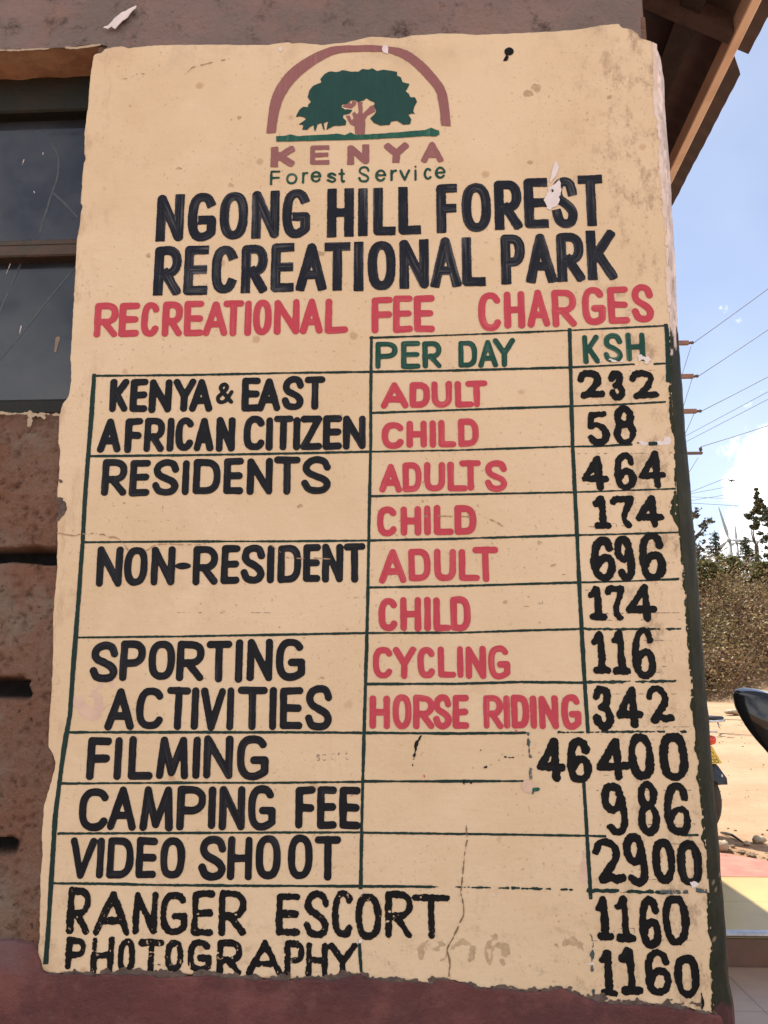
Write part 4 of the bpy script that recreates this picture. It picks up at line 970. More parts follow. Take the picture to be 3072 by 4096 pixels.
word('price 1160 of the photography row', 'roughblack', 'price', S_, 62, '1 680 845 985 1373;1 845 1040 977 1350;6 1043 1280 990 1373;0 1283 1507 1033 1386', 'price')
# ruled table lines
def rule(pts, w, mat='line', name='table_line', label=None, rough=(.0006, .03, .0004, .004), hole=None, off=.0007):
    q = Pl(pts); WSEED[0] += 1; sd = WSEED[0]*7
    out = [q[0]]
    for k in range(len(q)-1):
        m_ = max(1, int(np.hypot(*(q[k+1]-q[k]))/.03))
        for t in range(1, m_+1): out.append(q[k]+(q[k+1]-q[k])*t/m_)
    q = np.array(out); sx = mpp_at(*pts[0])[0]; t = np.arange(len(q))
    fld = field_for([q], .012, .0013)
    fld.stroke(q, w*sx/2*(1+.14*2*(vnoise(t*.7, t*0, sd)-.5)), True, None, False, sd)
    fld.rough(*rough, sd)
    if hole: fld.holes(hole[0], hole[1], sd)
    o = fld.mesh(name, M[mat], sign, off-.0002+.000004*(WSEED[0] % 60))
    if label and o: o['label'] = label
    return o
rule([(377,1502),(365,1680),(350,1860),(340,2000),(330,2180),(318,2350),(312,2430),(296,2640),(280,2860),(262,2960),(247,3060),(222,3260),(207,3500),(193,3730),(184,3845)], 17)
rule([(1486,1350),(1483,1600),(1483,1780),(1476,2100),(1470,2460),(1462,2740),(1453,3060),(1447,3300),(1443,3548)], 11.5)
rule([(1438,3765),(1440,3820),(1445,3884)], 11.5)
rule([(2278,1320),(2283,1500),(2290,1780),(2305,2080),(2320,2400),(2336,2690),(2352,2926)], 15)
rule([(2335,3132),(2342,3240),(2349,3360),(2363,3590)], 14)
rule([(2363,3590),(2368,3740),(2376,3975)], 12, 'fadedline', hole=(.50, .012), rough=(.003, .008, .001, .003))
rule([(2112,2935),(2117,3030),(2122,3115)], 9, 'fadedline', hole=(.50, .012), rough=(.003, .008, .001, .003))
rule([(2664,1303),(2668,1340),(2670,1400),(2673,1520)], 20)
for pts, w in (([(1482,1352),(1830,1340),(2275,1322),(2660,1303)], 8), ([(377,1504),(760,1500),(1170,1492),(1480,1488)], 9), ([(1480,1488),(1830,1482),(2275,1470)], 10.5), ([(2275,1470),(2400,1464),(2535,1457)], 8), ([(2618,1456),(2680,1453)], 8),
               ([(1490,1652),(1830,1640),(2280,1625)], 9), ([(2280,1625),(2480,1618),(2660,1608)], 8), ([(362,1825),(760,1821),(1170,1814),(1490,1807)], 9.5), ([(1490,1807),(1830,1801),(2280,1786)], 8.5), ([(2280,1787),(2400,1785),(2525,1778)], 8),
               ([(1485,1985),(1830,1978),(2300,1969)], 9), ([(2300,1969),(2500,1962),(2700,1955)], 7), ([(340,2169),(760,2166),(1170,2165),(1475,2162)], 8.5), ([(1475,2162),(1830,2155),(2300,2141)], 9), ([(2300,2141),(2500,2136),(2717,2129)], 8),
               ([(1475,2350),(1830,2344),(2310,2330)], 8.5), ([(2310,2330),(2500,2325),(2712,2316)], 8), ([(310,2550),(700,2546),(1110,2539),(1460,2532)], 9), ([(1460,2532),(1830,2531),(2100,2522),(2320,2516)], 8),
               ([(1465,2736),(1830,2735),(2080,2728),(2335,2731)], 11), ([(280,2929),(700,2929),(1110,2929),(1455,2931)], 10), ([(1455,2931),(1830,2934),(2100,2931)], 10),
               ([(250,3134),(700,3131),(1100,3131),(1450,3127)], 8.5), ([(1450,3125),(1700,3125),(2092,3124)], 10), ([(235,3334),(700,3332),(1100,3330),(1445,3329)], 9), ([(1445,3330),(1730,3334),(2050,3338),(2350,3343),(2420,3345)], 9), ([(2742,3341),(2790,3339)], 9),
               ([(217,3533),(430,3535),(655,3540),(1010,3543),(1443,3545)], 10), ([(1443,3545),(1600,3545),(1725,3547)], 10)):
    rule(pts, w)
for pts, w in (([(2320,2516),(2500,2516),(2722,2515)], 8), ([(2350,2729),(2500,2727),(2700,2725)], 9), ([(2235,2930),(2500,2927),(2660,2926)], 8), ([(2715,2927),(2742,2926)], 10), ([(1725,3547),(1900,3549),(2050,3552)], 5), ([(2050,3552),(2350,3560)], 8), ([(2350,3561),(2550,3566),(2660,3567)], 13.9), ([(2650,3567),(2745,3567)], 14), ([(2790,3560),(2822,3563)], 14)):
    rule(pts, w, 'line' if w != 14 else 'fadedline', hole=(.30, .014), rough=(.0012, .008, .0009, .003))

# ------------------------------------------------------------------ emblem
def emp(pts): return Pl([(1000+x*EM[2], 100+y*EM[2]) for x, y in pts])
emb = None
def shapes_each(name, mat, polys, **k):
    for p in polys: shape(name, mat, [p], **k)
def shape(name, mat, polys=(), strokes=(), parent=None, off=.0009, rough=(.0006, .008, .0003, .002), flat=False, label=None, h=.0013, hole=None):
    a = [np.asarray(p) for p in polys]+[np.asarray(q) for q, r in strokes]
    WSEED[0] += 1; fld = field_for(a, .03, h)
    for p in polys: fld.poly(p, WSEED[0])
    for q, r in strokes: fld.stroke(q, r, flat)
    fld.rough(*rough, WSEED[0]*3)
    if hole: fld.holes(hole[0], hole[1], WSEED[0])
    o = fld.mesh(name, M[mat], parent, off+.000003*(WSEED[0] % 40))
    if label: o['label'] = label
    return o
arch_o = catmull([(120,802),(132,700),(150,570),(205,440),(300,325),(420,240),(545,180),(640,157),(800,150),(920,150),(1060,165),(1150,185),(1230,235),(1320,315),(1430,455),(1465,590),(1480,748)], 5)
arch_i = catmull([(1410,745),(1395,600),(1368,490),(1300,400),(1200,300),(1130,250),(1020,205),(900,197),(760,200),(650,212),(560,245),(440,320),(330,420),(260,520),(215,640),(190,795)], 5)
emb = shape('emblem', 'mauve', [emp(np.concatenate([arch_o, arch_i]))], parent=sign, label='round-topped emblem: mauve arch over a painted spreading tree')
crown = [(338,680),(365,625),(395,606),(430,608),(428,590),(450,570),(425,530),(440,480),(470,448),(500,435),(525,425),(520,400),(550,365),(575,348),(600,345),(640,350),(680,335),(740,345),(800,345),(830,325),(870,330),(900,320),(935,340),(985,330),(1050,340),(1085,345),(1085,375),(1110,385),(1125,420),(1150,432),(1175,437),(1165,465),(1145,490),(1170,510),(1180,535),(1215,535),(1233,570),(1215,600),(1205,640),(1217,660),(1195,655),(1165,665),(1190,700),(1180,735),(1130,738),(1085,710),(1040,715),(1030,738),(960,745),(915,725),(888,690),(920,660),(930,640),(915,600),(920,575),(885,560),(860,540),(835,560),(800,572),(770,555),(740,560),(715,585),(680,590),(675,610),(700,625),(760,628),(735,655),(690,665),(685,685),(710,710),(705,740),(660,745),(620,745),(560,780),(578,712),(545,725),(552,778),(540,772),(525,725),(500,735),(482,788),(474,782),(468,742),(440,755),(425,775),(385,775),(395,740),(358,735),(410,700),(405,685),(370,675)]
trunk = [(775,805),(770,750),(740,735),(705,670),(735,668),(750,705),(765,690),(752,655),(772,640),(790,662),(802,640),(793,570),(830,570),(830,660),(890,600),(920,590),(918,625),(925,640),(865,670),(850,700),(848,800),(830,815)]
branch = [(676,602),(715,580),(708,562),(735,566),(745,590),(758,560),(785,568),(775,597),(745,617),(705,612)]
grass = [(192,822),(250,820),(300,808),(350,822),(450,815),(540,812),(640,802),(700,815),(740,795),(780,812),(880,808),(1000,800),(1100,795),(1200,785),(1290,778),(1335,760),(1395,785),(1398,812),(1370,825),(1280,822),(1100,835),(880,845),(700,850),(500,855),(300,860),(195,862)]
shape('trunk', 'mauve', [emp(trunk), emp(branch)], parent=emb, off=.0006)
shape('crown', 'leafgreen', [emp(crown)], parent=emb, off=.0010)
shape('grass_strip', 'grassgreen', [emp(grass)], parent=emb, off=.0011)
word('mauve block letters KENYA', 'mauve', 'block', EM, 52, 'K 152 330 898 1048;E 443 587 890 1032 .66;N 717 880 885 1030 .95;Y 990 1170 873 1020;A 1262 1425 865 1015 .82', 'lettering', parent=emb)
word('thin green word Forest', 'green', 'fine', EM, 17, 'F 148 225 1075 1183;o 265 352 1093 1177;r 383 430 1085 1170;e 447 528 1078 1163;s 565 640 1088 1165;t 650 702 1062 1165', 'lettering', parent=emb)
word('thin green word Service', 'green', 'fine', EM, 17, 'S 797 882 1043 1163;e 922 1005 1067 1157;r 1035 1085 1068 1153;v 1100 1182 1068 1152;j 1210 1232 1040 1150;c 1280 1345 1055 1145;e 1363 1443 1047 1137', 'lettering', parent=emb)

# ------------------------------------------------------------------ marks, flakes, cracks and repairs on the sign
def cp(crop, pts): return Pl([(crop[0]+x*crop[2], crop[1]+y*crop[2]) for x, y in pts])
shape('paper_remnant', 'flake', [cp(C_, [(685,12),(700,40),(712,62),(700,100),(688,130),(655,165),(640,190),(642,150),(652,110),(660,70),(672,30)])], parent=sign, off=.0013, label='thin white sliver of torn paper')
fl = field_for([cp(C_, [(580,140),(740,410)])]); fl.poly(cp(C_, [(714,150),(718,170),(728,190),(724,215),(730,240),(724,280),(708,300),(714,325),(705,350),(695,372),(660,385),(640,408),(620,395),(598,383),(608,362),(600,340),(588,325),(605,300),(612,272),(625,250),(618,228),(650,212),(672,196),(690,185)]))
Xg, Zg = np.meshgrid(fl.x, fl.z); hc = cp(C_, [(657, 247), (605, 377)]); fl.f = np.maximum(fl.f, .0032-np.hypot(Xg-hc[0][0], Zg-hc[0][1])); fl.f = np.maximum(fl.f, .0022-np.hypot(Xg-hc[1][0], Zg-hc[1][1]))
fl.rough(.0011, .006, .0005, .002, 5); o = fl.mesh('paper_remnant', M['flake'], sign, .0014); o['label'] = 'large white scrap of torn paper over the word FOREST'
C3 = (1900, 0, 1172/1659)
th = np.linspace(0, 2*math.pi, 24)[:-1]
shape('paint_blot', 'roughblack', [cp(C3, [(193+27*math.cos(a), 292+23*math.sin(a)) for a in th]), cp(C3, [(178,310),(192,322),(184,345),(158,348),(164,332)])], parent=sign, off=.0009, label='black paint blot with a drip near the top edge')
shapes_each('paint_fleck', 'flake', [emp([(225+13*math.cos(a), 180+19*math.sin(a)) for a in th]), emp([(997+24*math.cos(a), 178+30*math.sin(a)) for a in th]), emp([(985,200),(1015,195),(1018,216)])], parent=sign, off=.0013)
def crack(pts, r, mat, **k): return shape('crack', mat, strokes=[(Pl(pts), r)], parent=sign, off=.0011, rough=(.0010, .008, .0005, .003), **k)
crack([(1864,3300),(1868,3360),(1858,3420),(1850,3500),(1846,3540),(1843,3572),(1855,3626),(1855,3660),(1840,3690),(1828,3717),(1815,3745),(1804,3765),(1790,3790),(1789,3807),(1797,3835),(1801,3862),(1796,3880),(1798,3905)], .0010, 'crack', label='jagged crack running down to the lower edge')
crack([(228,2130),(262,2138),(300,2143),(318,2137),(345,2136),(373,2133),(400,2138),(415,2138),(440,2150),(455,2147),(480,2158),(500,2180),(512,2200)], .0008, 'hair')
crack([(560,2205),(590,2200),(620,2180),(680,2175),(740,2180),(800,2178),(838,2172)], .0005, 'hair'); crack([(1700,2066),(1760,2064),(1850,2066),(1940,2070),(1990,2090),(2010,2105)], .0004, 'hair'); crack([(1085,2180),(1110,2200),(1150,2230),(1200,2234),(1260,2232),(1320,2236)], .0005, 'hair')
crack([(470,320),(520,312),(545,300),(555,290),(590,302)], .0004, 'hair'); crack([(740,300),(770,270),(850,250),(920,235)], .0004, 'hair')
# black streak, red drip and small smears of the lower cells
shape('paint_smear', 'wornblack', [cp(J_, [(1362,1042),(1378,1036),(1358,1075),(1345,1100),(1330,1150),(1320,1160),(1312,1130),(1315,1105),(1338,1080)])], [(cp(J_, [(1328,1150),(1312,1210),(1300,1285)]), .0011)], parent=sign, off=.0011, rough=(.0012, .006, .0008, .002), label='thin black run of paint in the empty filming cell')
sm = [cp(O_, [(615,1030),(632,1035),(650,1052),(640,1060),(622,1045)]), cp(O_, [(655,1052),(708,1055),(690,1064),(660,1062)]), cp(O_, [(470,1140),(500,1122),(525,1118),(505,1138),(480,1147)]), cp(O_, [(572,1082),(600,1076),(590,1086)]), cp(O_, [(345,1160),(380,1148),(365,1160)]), cp(O_, [(770,1035),(800,1030),(795,1048),(775,1045)]), cp(O_, [(430,1000),(452,996),(440,1006)]), cp(O_, [(302,1262),(318,1230),(328,1262),(315,1275)]), cp(O_, [(362,1235),(380,1228),(384,1262),(366,1268)])]
shapes_each('smear', 'wornblack', sm, parent=sign, off=.00115, rough=(.0018, .005, .0012, .0022), hole=(.40, .006))
shapes_each('red_drip', 'red', [cp(O_, [(720,838),(735,838),(738,852),(722,856)]), cp(L_, [(1585,72),(1596,75),(1600,104),(1588,100)])], parent=sign, off=.0011)
shape('green_fleck', 'grassgreen', [cp(O_, [(857,1303),(905,1298),(922,1308),(905,1325),(872,1330),(860,1360),(855,1358)])], parent=sign, off=.0013)
shape('filler_patch', 'patch', [cp(O_, [(820+52*math.cos(a), 1285+58*math.sin(a)) for a in th])], parent=sign, off=.0010, rough=(.003, .012, .001, .003))
shape('filler_patch', 'patch', [cp(S_, [(570,200),(590,260),(605,330),(600,420),(585,490),(545,460),(530,400),(545,320)])], parent=sign, off=.0003, rough=(.003, .012, .0015, .003))
shape('filler_patch', 'flake', [cp(F_, [(1425,650),(1470,640),(1530,660),(1555,700),(1540,718),(1470,716),(1455,690)]), cp(F_, [(1120,690),(1200,668),(1290,690),(1320,682),(1330,700),(1240,700),(1140,698)])], parent=sign, off=.0014, rough=(.0025, .007, .0014, .0025), hole=(.45, .008), label='white scuffs where the word KSH has flaked')
shape('filler_patch', 'flake', [cp(P_, [(1100,745),(1160,728),(1230,738),(1300,735),(1340,692),(1425,690),(1430,752),(1300,762),(1120,765)])], parent=sign, off=.0005, rough=(.003, .007, .0015, .003), hole=(.55, .01))
shapes_each('green_fleck', 'line', [cp(P_, [(1228,738),(1292,733),(1300,762),(1225,764)]), cp(P_, [(1133,738),(1150,736),(1152,752),(1135,752)])], parent=sign, off=.0009)
shapes_each('paint_fleck', 'flake', [cp(S_, [(1420,460),(1450,455),(1490,470),(1480,495),(1430,497)]), cp(S_, [(595,1100),(640,1095),(650,1115),(610,1125)]), cp(N_, [(890,105),(912,110),(910,135),(893,130)]), cp(N_, [(885,425),(908,425),(905,448),(890,447)])], parent=sign, off=.0014, rough=(.002, .006, .001, .002))
shape('pale_wash', 'patch', [cp(I_, [(60,900),(40,760),(200,640),(380,600),(430,640),(360,760),(250,860),(150,930)])], parent=sign, off=.0002, rough=(.01, .03, .003, .006), hole=(.50, .02))
# faint pencil guide lines and old lettering behind the prices
pc = []
for crop, segs in ((P_, [((1060,165),(1390,160)), ((640,830),(1420,822)), ((660,1072),(1080,1075))]), (Q_, [((790,72),(790,110)), ((790,110),(968,108)), ((968,108),(968,68)), ((790,72),(968,68)), ((700,95),(1420,75)), ((1380,380),(1480,378)), ((1360,438),(1470,434)), ((720,600),(1500,590)), ((760,790),(1490,780)), ((720,842),(1480,835)), ((760,1010),(1460,1000)), ((1300,1210),(1440,1208)), ((790,1262),(1500,1256)), ((535,475),(605,472)), ((220,728),(275,732)), ((345,690),(345,720)), ((360,685),(360,715)), ((380,685),(378,712))]),
        (R_, [((640,190),(1420,192)), ((620,455),(1440,455)), ((640,962),(1500,960)), ((700,1240),(1500,1230)), ((700,840),(860,850)), ((860,850),(860,880))]), (S_, [((640,150),(1500,150)), ((640,440),(1490,430)), ((695,822),(697,865)), ((695,822),(810,822)), ((810,822),(812,865)), ((860,828),(975,826)), ((975,826),(975,870)), ((640,925),(1580,918))]), (I_, [((860,60),(1600,62)), ((90,1095),(110,1095))])):
    for a, b_ in segs: pc.append((cp(crop, [a, b_]), .00045))
shape('pencil_mark', 'pencil', strokes=pc, parent=sign, off=.0004, rough=(.0004, .006, .0004, .003), hole=(.45, .02), label='faint pencil guide lines behind the prices')
word('faint pencilled word escort', 'pencil', 'fine', J_, 5, 'e 470 510 1200 1250;s 530 560 1195 1245;c 575 615 1190 1245;o 645 690 1185 1240;r 705 730 1180 1235;t 745 790 1165 1240', 'pencil_mark', .0005)
# rusty ghosts of old writing in the lowest cell
gh = []
for pts in ([(1685,3830),(1690,3790),(1715,3770),(1740,3800),(1760,3770),(1775,3800),(1765,3835)], [(1810,3790),(1850,3770),(1890,3775),(1885,3830)], [(1955,3840),(1960,3760),(2010,3745)], [(1958,3790),(2020,3785),(2010,3850)], [(2235,3780),(2290,3765),(2345,3790)]): gh.append((Pl(catmull(pts, 5)), .0045))
shape('rust_stain', 'rust', strokes=gh, parent=sign, off=.0003, rough=(.004, .01, .002, .003), hole=(.40, .009), label='rusty ghost of scraped-off writing in the lowest cell')
# rust and dirt spots that can be told apart
spots = [((1745,2075),7),((1200,2025),8),((2018,2405),9),((600,1690),4),((956,469),8),((717,672),8),((520,425),5),((925,480),5),((2145,350),17),((2112,372),16),((2438,390),8),((2120,650),9),((590,1022),9),((498,2010),5),((2160,2170),8),((2213,2262),8),((1692,2004),4),((2160,2490),4),((820,2712),4),((1290,2710),5),((1855,2255),4),((925,742),9),((1285,1012),11)]
ps = []
for (X, Y), r in spots: ps.append(Pl([(X+r*math.cos(a)*(1+.5*rng.random()), Y+r*math.sin(a)*(.6+.5*rng.random())) for a in th[::2]]))
shapes_each('rust_spot', 'rust', ps, parent=sign, off=.00035, rough=(.0022, .006, .0012, .0025))
# grey bare render and dirt along the broken lower edge
gp = []
for X, Y, r in ((300,3890,40),(345,3885,28),(540,3880,55),(660,3850,26),(655,3880,48),(1130,3908,60),(1290,3905,55),(1390,3898,50),(1442,3888,34),(1600,3920,70),(1760,3915,44),(1860,3925,40),(2010,3952,60),(2240,3950,40),(2360,3985,60),(2480,4005,50),(2690,3990,14),(2690,4008,34),(2790,4005,12),(2560,4005,30),(830,3898,70),(440,3892,60),(960,3902,60)):
    gp.append(Pl([(X+r*math.cos(a)*1.15, Y+8+r*.30*math.sin(a)) for a in th]))
shape('broken_edge', 'grime', gp, [(Pl([(a, b_-3) for a, b_ in [(p, q+5) for p, q in EDGE_B]]), .0018)], parent=sign, off=.0016, rough=(.0055, .011, .003, .004), h=.0016, label='grey crumbled lower edge of the plaster')
shape('broken_edge', 'grime', [Pl([(229,1990),(245,1990),(262,2012),(264,2045),(248,2072),(229,2078)]), Pl([(236,1918),(252,1922),(250,1932),(237,1934)])], parent=sign, off=.0008, rough=(.003, .008, .0015, .003))
shape('paint_drip', 'roughblack', [cp((2450,3600,622/1659), [(940,960),(955,1000),(975,1080),(978,1120),(958,1165),(942,1165),(945,1090)])], parent=sign, off=.0014, rough=(.0006, .006, .0003, .002), label='black drip below the last nought')

# ------------------------------------------------------------------ terrace, ground, bank, hill
ZT = .165                                      # top of the step
YS = px_z(2905, 3725, ZT)[1]                   # front edge of the step
YP0, YP1 = px_z(2884, 3508, ZT)[1], px_z(2877, 3405, ZT)[1]+.15
def tile_mat(name, c1, c2, grid, gx, ofs, joint=(.10, .075, .06), rough=.35):
    m, nt, b = new_mat(name); n = NT(nt); co = n.coord()
    br = n.N.new('ShaderNodeTexBrick'); br.offset = 0; br.inputs['Scale'].default_value = 1; br.inputs['Mortar Size'].default_value = .003; br.inputs['Mortar Smooth'].default_value = .3
    br.inputs['Brick Width'].default_value = gx; br.inputs['Row Height'].default_value = grid; br.inputs['Color1'].default_value = (0, 0, 0, 1); br.inputs['Color2'].default_value = (0, 0, 0, 1); br.inputs['Mortar'].default_value = (1, 1, 1, 1)
    n.L.new(n.mapping(co, (1, 1, 1), ofs), br.inputs['Vector'])
    c = n.mix(n.ramp(n.noise(co, 3, 6, .6), .35, .7), c1, c2)
    c = n.mix(n.m('MULTIPLY', n.ramp(n.noise(n.mapping(co, (1, 6, 1)), 14, 6, .7), .5, .75), .45), c, tuple(k*.62 for k in c1))
    c = n.mix(n.m('MULTIPLY', br.outputs['Color'], .85), c, joint)
    n.L.new(c, b.inputs['Base Color']); b.inputs['Roughness'].default_value = rough
    n.bump(n.m('SUBTRACT', n.m('MULTIPLY', n.noise(co, 30, 4), .15), br.outputs['Color']), .3, .003, b); return m
M['tile'] = tile_mat('dusty_cream_floor_tile', (.42, .285, .20), (.34, .235, .17), .60, .60, (-1.48, -2.7965, 0))
M['tile_top'] = tile_mat('sunlit_yellow_step_tile', (.52, .385, .15), (.46, .335, .14), .60, 1.3, (-1.32, -4.036, 0))  # same tile, with the yellow of sunlit glare put into its colour
M['pinkfloor'] = simple_mat('pink_red_floor_paint', (.37, .115, .085), .7, 0, .25, 6, (.36, .19, .13), bump=.2)
M['riser'] = simple_mat('brown_riser_tile', (.15, .068, .040), .5, 0, .3, 10, (.105, .055, .036), bump=.15)
M['steel'] = simple_mat('worn_steel_nosing', (.55, .57, .62), .35, .9, .3, 25)
X0, X1 = XC+.01, 9.0
mb = MB(); mb.box(((X0-4+X1)/2+1.8, 0.0, -.15), (X1-X0+.0, 2*YS-.012, .30))
fl = mb.build('floor', M['tile']); tag(fl, kind='structure')
# step: tiled top, brown riser, steel nosing, pink painted border
top = MB().box(((X0+X1)/2, (YS+YP0)/2, ZT/2-.1), (X1-X0, YP0-YS, ZT+.2)).build('terrace_step', M['tile_top']); tag(top, kind='structure')
MB().box(((X0+X1)/2, YS-.009, (ZT-.03)/2), (X1-X0, .016, ZT-.034)).build('riser', M['riser'], top)
q = MB(); q.box(((X0+X1)/2, YS-.004, ZT-.008), (X1-X0, .05, .026), bev=.008); q.build('nosing', M['steel'], top)
_a, _b = px_z(2877, 3409, ZT), px_z(3072, 3444, ZT)
def yb(x): return np.clip(_a[1]+(np.asarray(x, float)-_a[0])*(_b[1]-_a[1])/(_b[0]-_a[0]), YP0+.12, YP1+.25)
xs = np.linspace(X0, X1, 90); V = []; F = []
for x in xs:
    e = float(yb(x))+.03*(vnoise(np.array([x*5]), np.array([1.]), 3)[0]-.5)
    V += [(x, YP0+.002, ZT+.003), (x, e, ZT+.003), (x, YP0+.002, -.3), (x, e, -.3)]
for i in range(89): a = i*4; F += [(a, a+4, a+5, a+1), (a+1, a+5, a+7, a+3), (a+2, a+6, a+4, a)]
bd = mk('painted_border', V, F, M['pinkfloor'], top)

def gh(x, y):
    """ground height"""
    x = np.asarray(x, float); y = np.asarray(y, float)
    t = np.clip((y-3.2)/.5, 0, 1); z = -.03+(ZT+.005+.03)*t*t*(3-2*t)
    z = z+np.clip(y-7, 0, 21)*.0283
    # scrubby bank, then a long hillside
    bx = 26.5+1.2*np.sin(x*.33)+.8*np.sin(x*.9+1)
    t = np.clip((y-bx)/8.5, 0, 1); z = z+4.15*t*t*(3-2*t)
    z = z+np.clip(y-44, 0, 900)*.086+np.clip(y-44, 0, 60)*-.02
    return z
def ground_sheet():
    ys = np.concatenate([np.linspace(-60, -6, 12), np.linspace(-5, 3, 17), np.linspace(3.1, 12, 60), np.linspace(12.4, 26, 35), np.linspace(26.4, 46, 50), np.linspace(50, 120, 12), np.linspace(160, 1500, 16)])
    xs = np.concatenate([np.linspace(-700, -60, 9), np.linspace(-50, -4, 14), np.linspace(-3, 8, 60), np.linspace(8.3, 30, 60), np.linspace(32, 80, 14), np.linspace(110, 1200, 12)])
    X, Y = np.meshgrid(xs, ys); Z = gh(X, Y)
    near = np.clip((40-Y)/10, 0, 1)*(Y > YP1)
    Z = Z+near*.05*(fbm(X*1.1, Y*1.1, 91, 4)-.5)*np.clip((Y-YP1)/2, .25, 1)+(fbm(X*.5, Y*.5, 95, 3)-.5)*.5*np.clip((Y-27)/5, 0, 1)+(fbm(X*.01, Y*.01, 97, 3)-.5)*14*np.clip((Y-80)/200, 0, 1)
    edge = yb(X)-.02+.10*(fbm(X*4, X*0, 92, 3)-.5)
    Z = np.where((Y > edge) & (Y < edge+.9), Z+.028*(fbm(X*6, Y*6, 93, 4)), Z)
    inside = (Y < yb(X)-.05) & (Y > YS-.3) & (X > XC-.3) & (X < X1)
    Z = np.where(inside, Z-.25, Z)
    V = np.stack([X.ravel(), Y.ravel(), Z.ravel()], 1); nx, nz = len(xs), len(ys)
    J, I = np.meshgrid(np.arange(nz-1), np.arange(nx-1), indexing='ij'); a = (J*nx+I).ravel()
    m, nt, b = new_mat('pale_dry_earth'); n = NT(nt); co = n.coord(); x, y, z = n.sep(co)
    c = n.mix(n.ramp(n.noise(co, .9, 7, .65), .35, .68), (.44, .295, .18), (.36, .235, .14))
    c = n.mix(n.m('MULTIPLY', n.ramp(n.noise(n.mapping(co, (1, 1.6, 1)), 5, 7, .7), .52, .72), .5), c, (.30, .19, .105))
    c = n.mix(n.m('MULTIPLY', n.ramp(n.noise(co, 22, 5, .7), .60, .72), .6), c, (.20, .125, .075))
    red = n.m('MULTIPLY', n.ramp(y, YP1+1.1, YP1+.1), n.ramp(n.noise(co, 3.5, 5, .7), .35, .6))
    c = n.mix(n.m('MULTIPLY', red, .7), c, (.30, .145, .075))
    bank = n.ramp(n.m('ADD', y, n.m('MULTIPLY', n.noise(co, .8, 5), 5)), 28.5, 30.5)
    c = n.mix(bank, c, n.mix(n.ramp(n.noise(co, 2.5, 7, .7), .4, .65), (.16, .095, .055), (.10, .075, .04)))
    far = n.ramp(y, 60, 140); c = n.mix(far, c, n.mix(n.ramp(n.noise(co, .05, 6), .4, .6), (.11, .11, .045), (.16, .13, .06)))
    n.L.new(c, b.inputs['Base Color']); b.inputs['Roughness'].default_value = .95; b.inputs['Specular IOR Level'].default_value = .15
    n.bump(n.m('ADD', n.noise(co, 9, 8, .7), n.m('MULTIPLY', n.noise(co, 40, 5, .7), .4)), .5, .05, b)
    g = mesh_np('ground', V, np.full(len(a), 4), np.stack([a, a+1, a+nx+1, a+nx], 1).ravel(), m, None, True)
    tag(g, kind='structure')
ground_sheet()

# ------------------------------------------------------------------ stones and litter on the dirt
M['rock'] = simple_mat('pale_limestone', (.46, .38, .27), .9, 0, .3, 12, (.34, .26, .18), bump=.6)
M['rockbrown'] = simple_mat('brown_field_stone', (.26, .165, .10), .9, 0, .4, 14, bump=.6)
M['streak_bird'] = simple_mat('dark_shade_streak_and_bird', (.035, .026, .022), .85, 0, .3, 20, bump=.5)  # near-black for the modelled shadow streak and the bird
def rock(name, X, Y, r, label, mat, squash=.62, group=None, seed=0):
    c = px_z(X, Y, ZT+.03); V = []; F = []; nu, nv = 18, 11
    for j in range(nv+1):
        th_ = math.pi*j/nv
        for i in range(nu):
            ph = 2*math.pi*i/nu; d = np.array([math.sin(th_)*math.cos(ph), math.sin(th_)*math.sin(ph), math.cos(th_)])
            k = 1+.8*(fbm(np.array([d[0]*1.9+seed]), np.array([d[1]*1.9+d[2]*2.3+seed*3]), seed, 5, .65)[0]-.5)
            V.append(c+np.array([d[0]*r*1.15*k, d[1]*r*k, d[2]*r*squash*k+r*squash*.45]))
    for j in range(nv):
        for i in range(nu): a = j*nu+i; a2 = j*nu+(i+1) % nu; F.append((a, a+nu, a2+nu, a2))
    o = mk(name, V, F, M[mat], None, True); tag(o, label, 'stone', group); return o
rock('stone', 3036, 3368, .043, 'largest smooth white stone at the edge of the dirt yard', 'rock', .75, seed=3)
rock('stone', 2988, 3378, .025, 'small pale chipped stone left of the white stone', 'rock', .7, seed=5)
rock('stone', 2890, 3392, .044, 'pinkish lump of rubble hard beside the green wall corner', 'rock', .9, seed=8)
rock('stone', 2932, 3388, .018, 'pebble-sized brown stone between the rubble and the chipped stone', 'rockbrown', seed=9)
rock('stone', 2985, 2852, .22, 'flat pale slab of stone below the scrubby bank', 'rock', .35, seed=12)
bpy.data.objects['stone.004'].location = Vector(tuple(px_z(2940, 2852, .62)-px_z(2985, 2852, ZT+.03)))
p0, p1 = px_z(2884, 3330, ZT+.02), px_z(2976, 3372, ZT+.02)
mb = MB(); mid = (p0+p1)/2
mb.tube([p0, p0*.7+p1*.3+np.array([0, .02, .012]), mid+np.array([0, 0, .02]), p1], [.008, .012, .011, .006], 7)  # streak of shadow on the dirt, modelled as a thin dark rod
tag(mb.build('shadow_streak', M['streak_bird'], None, True), 'dark rod standing in for a streak of shadow beside the pale stones', 'shadow_streak')
V = []; F = []
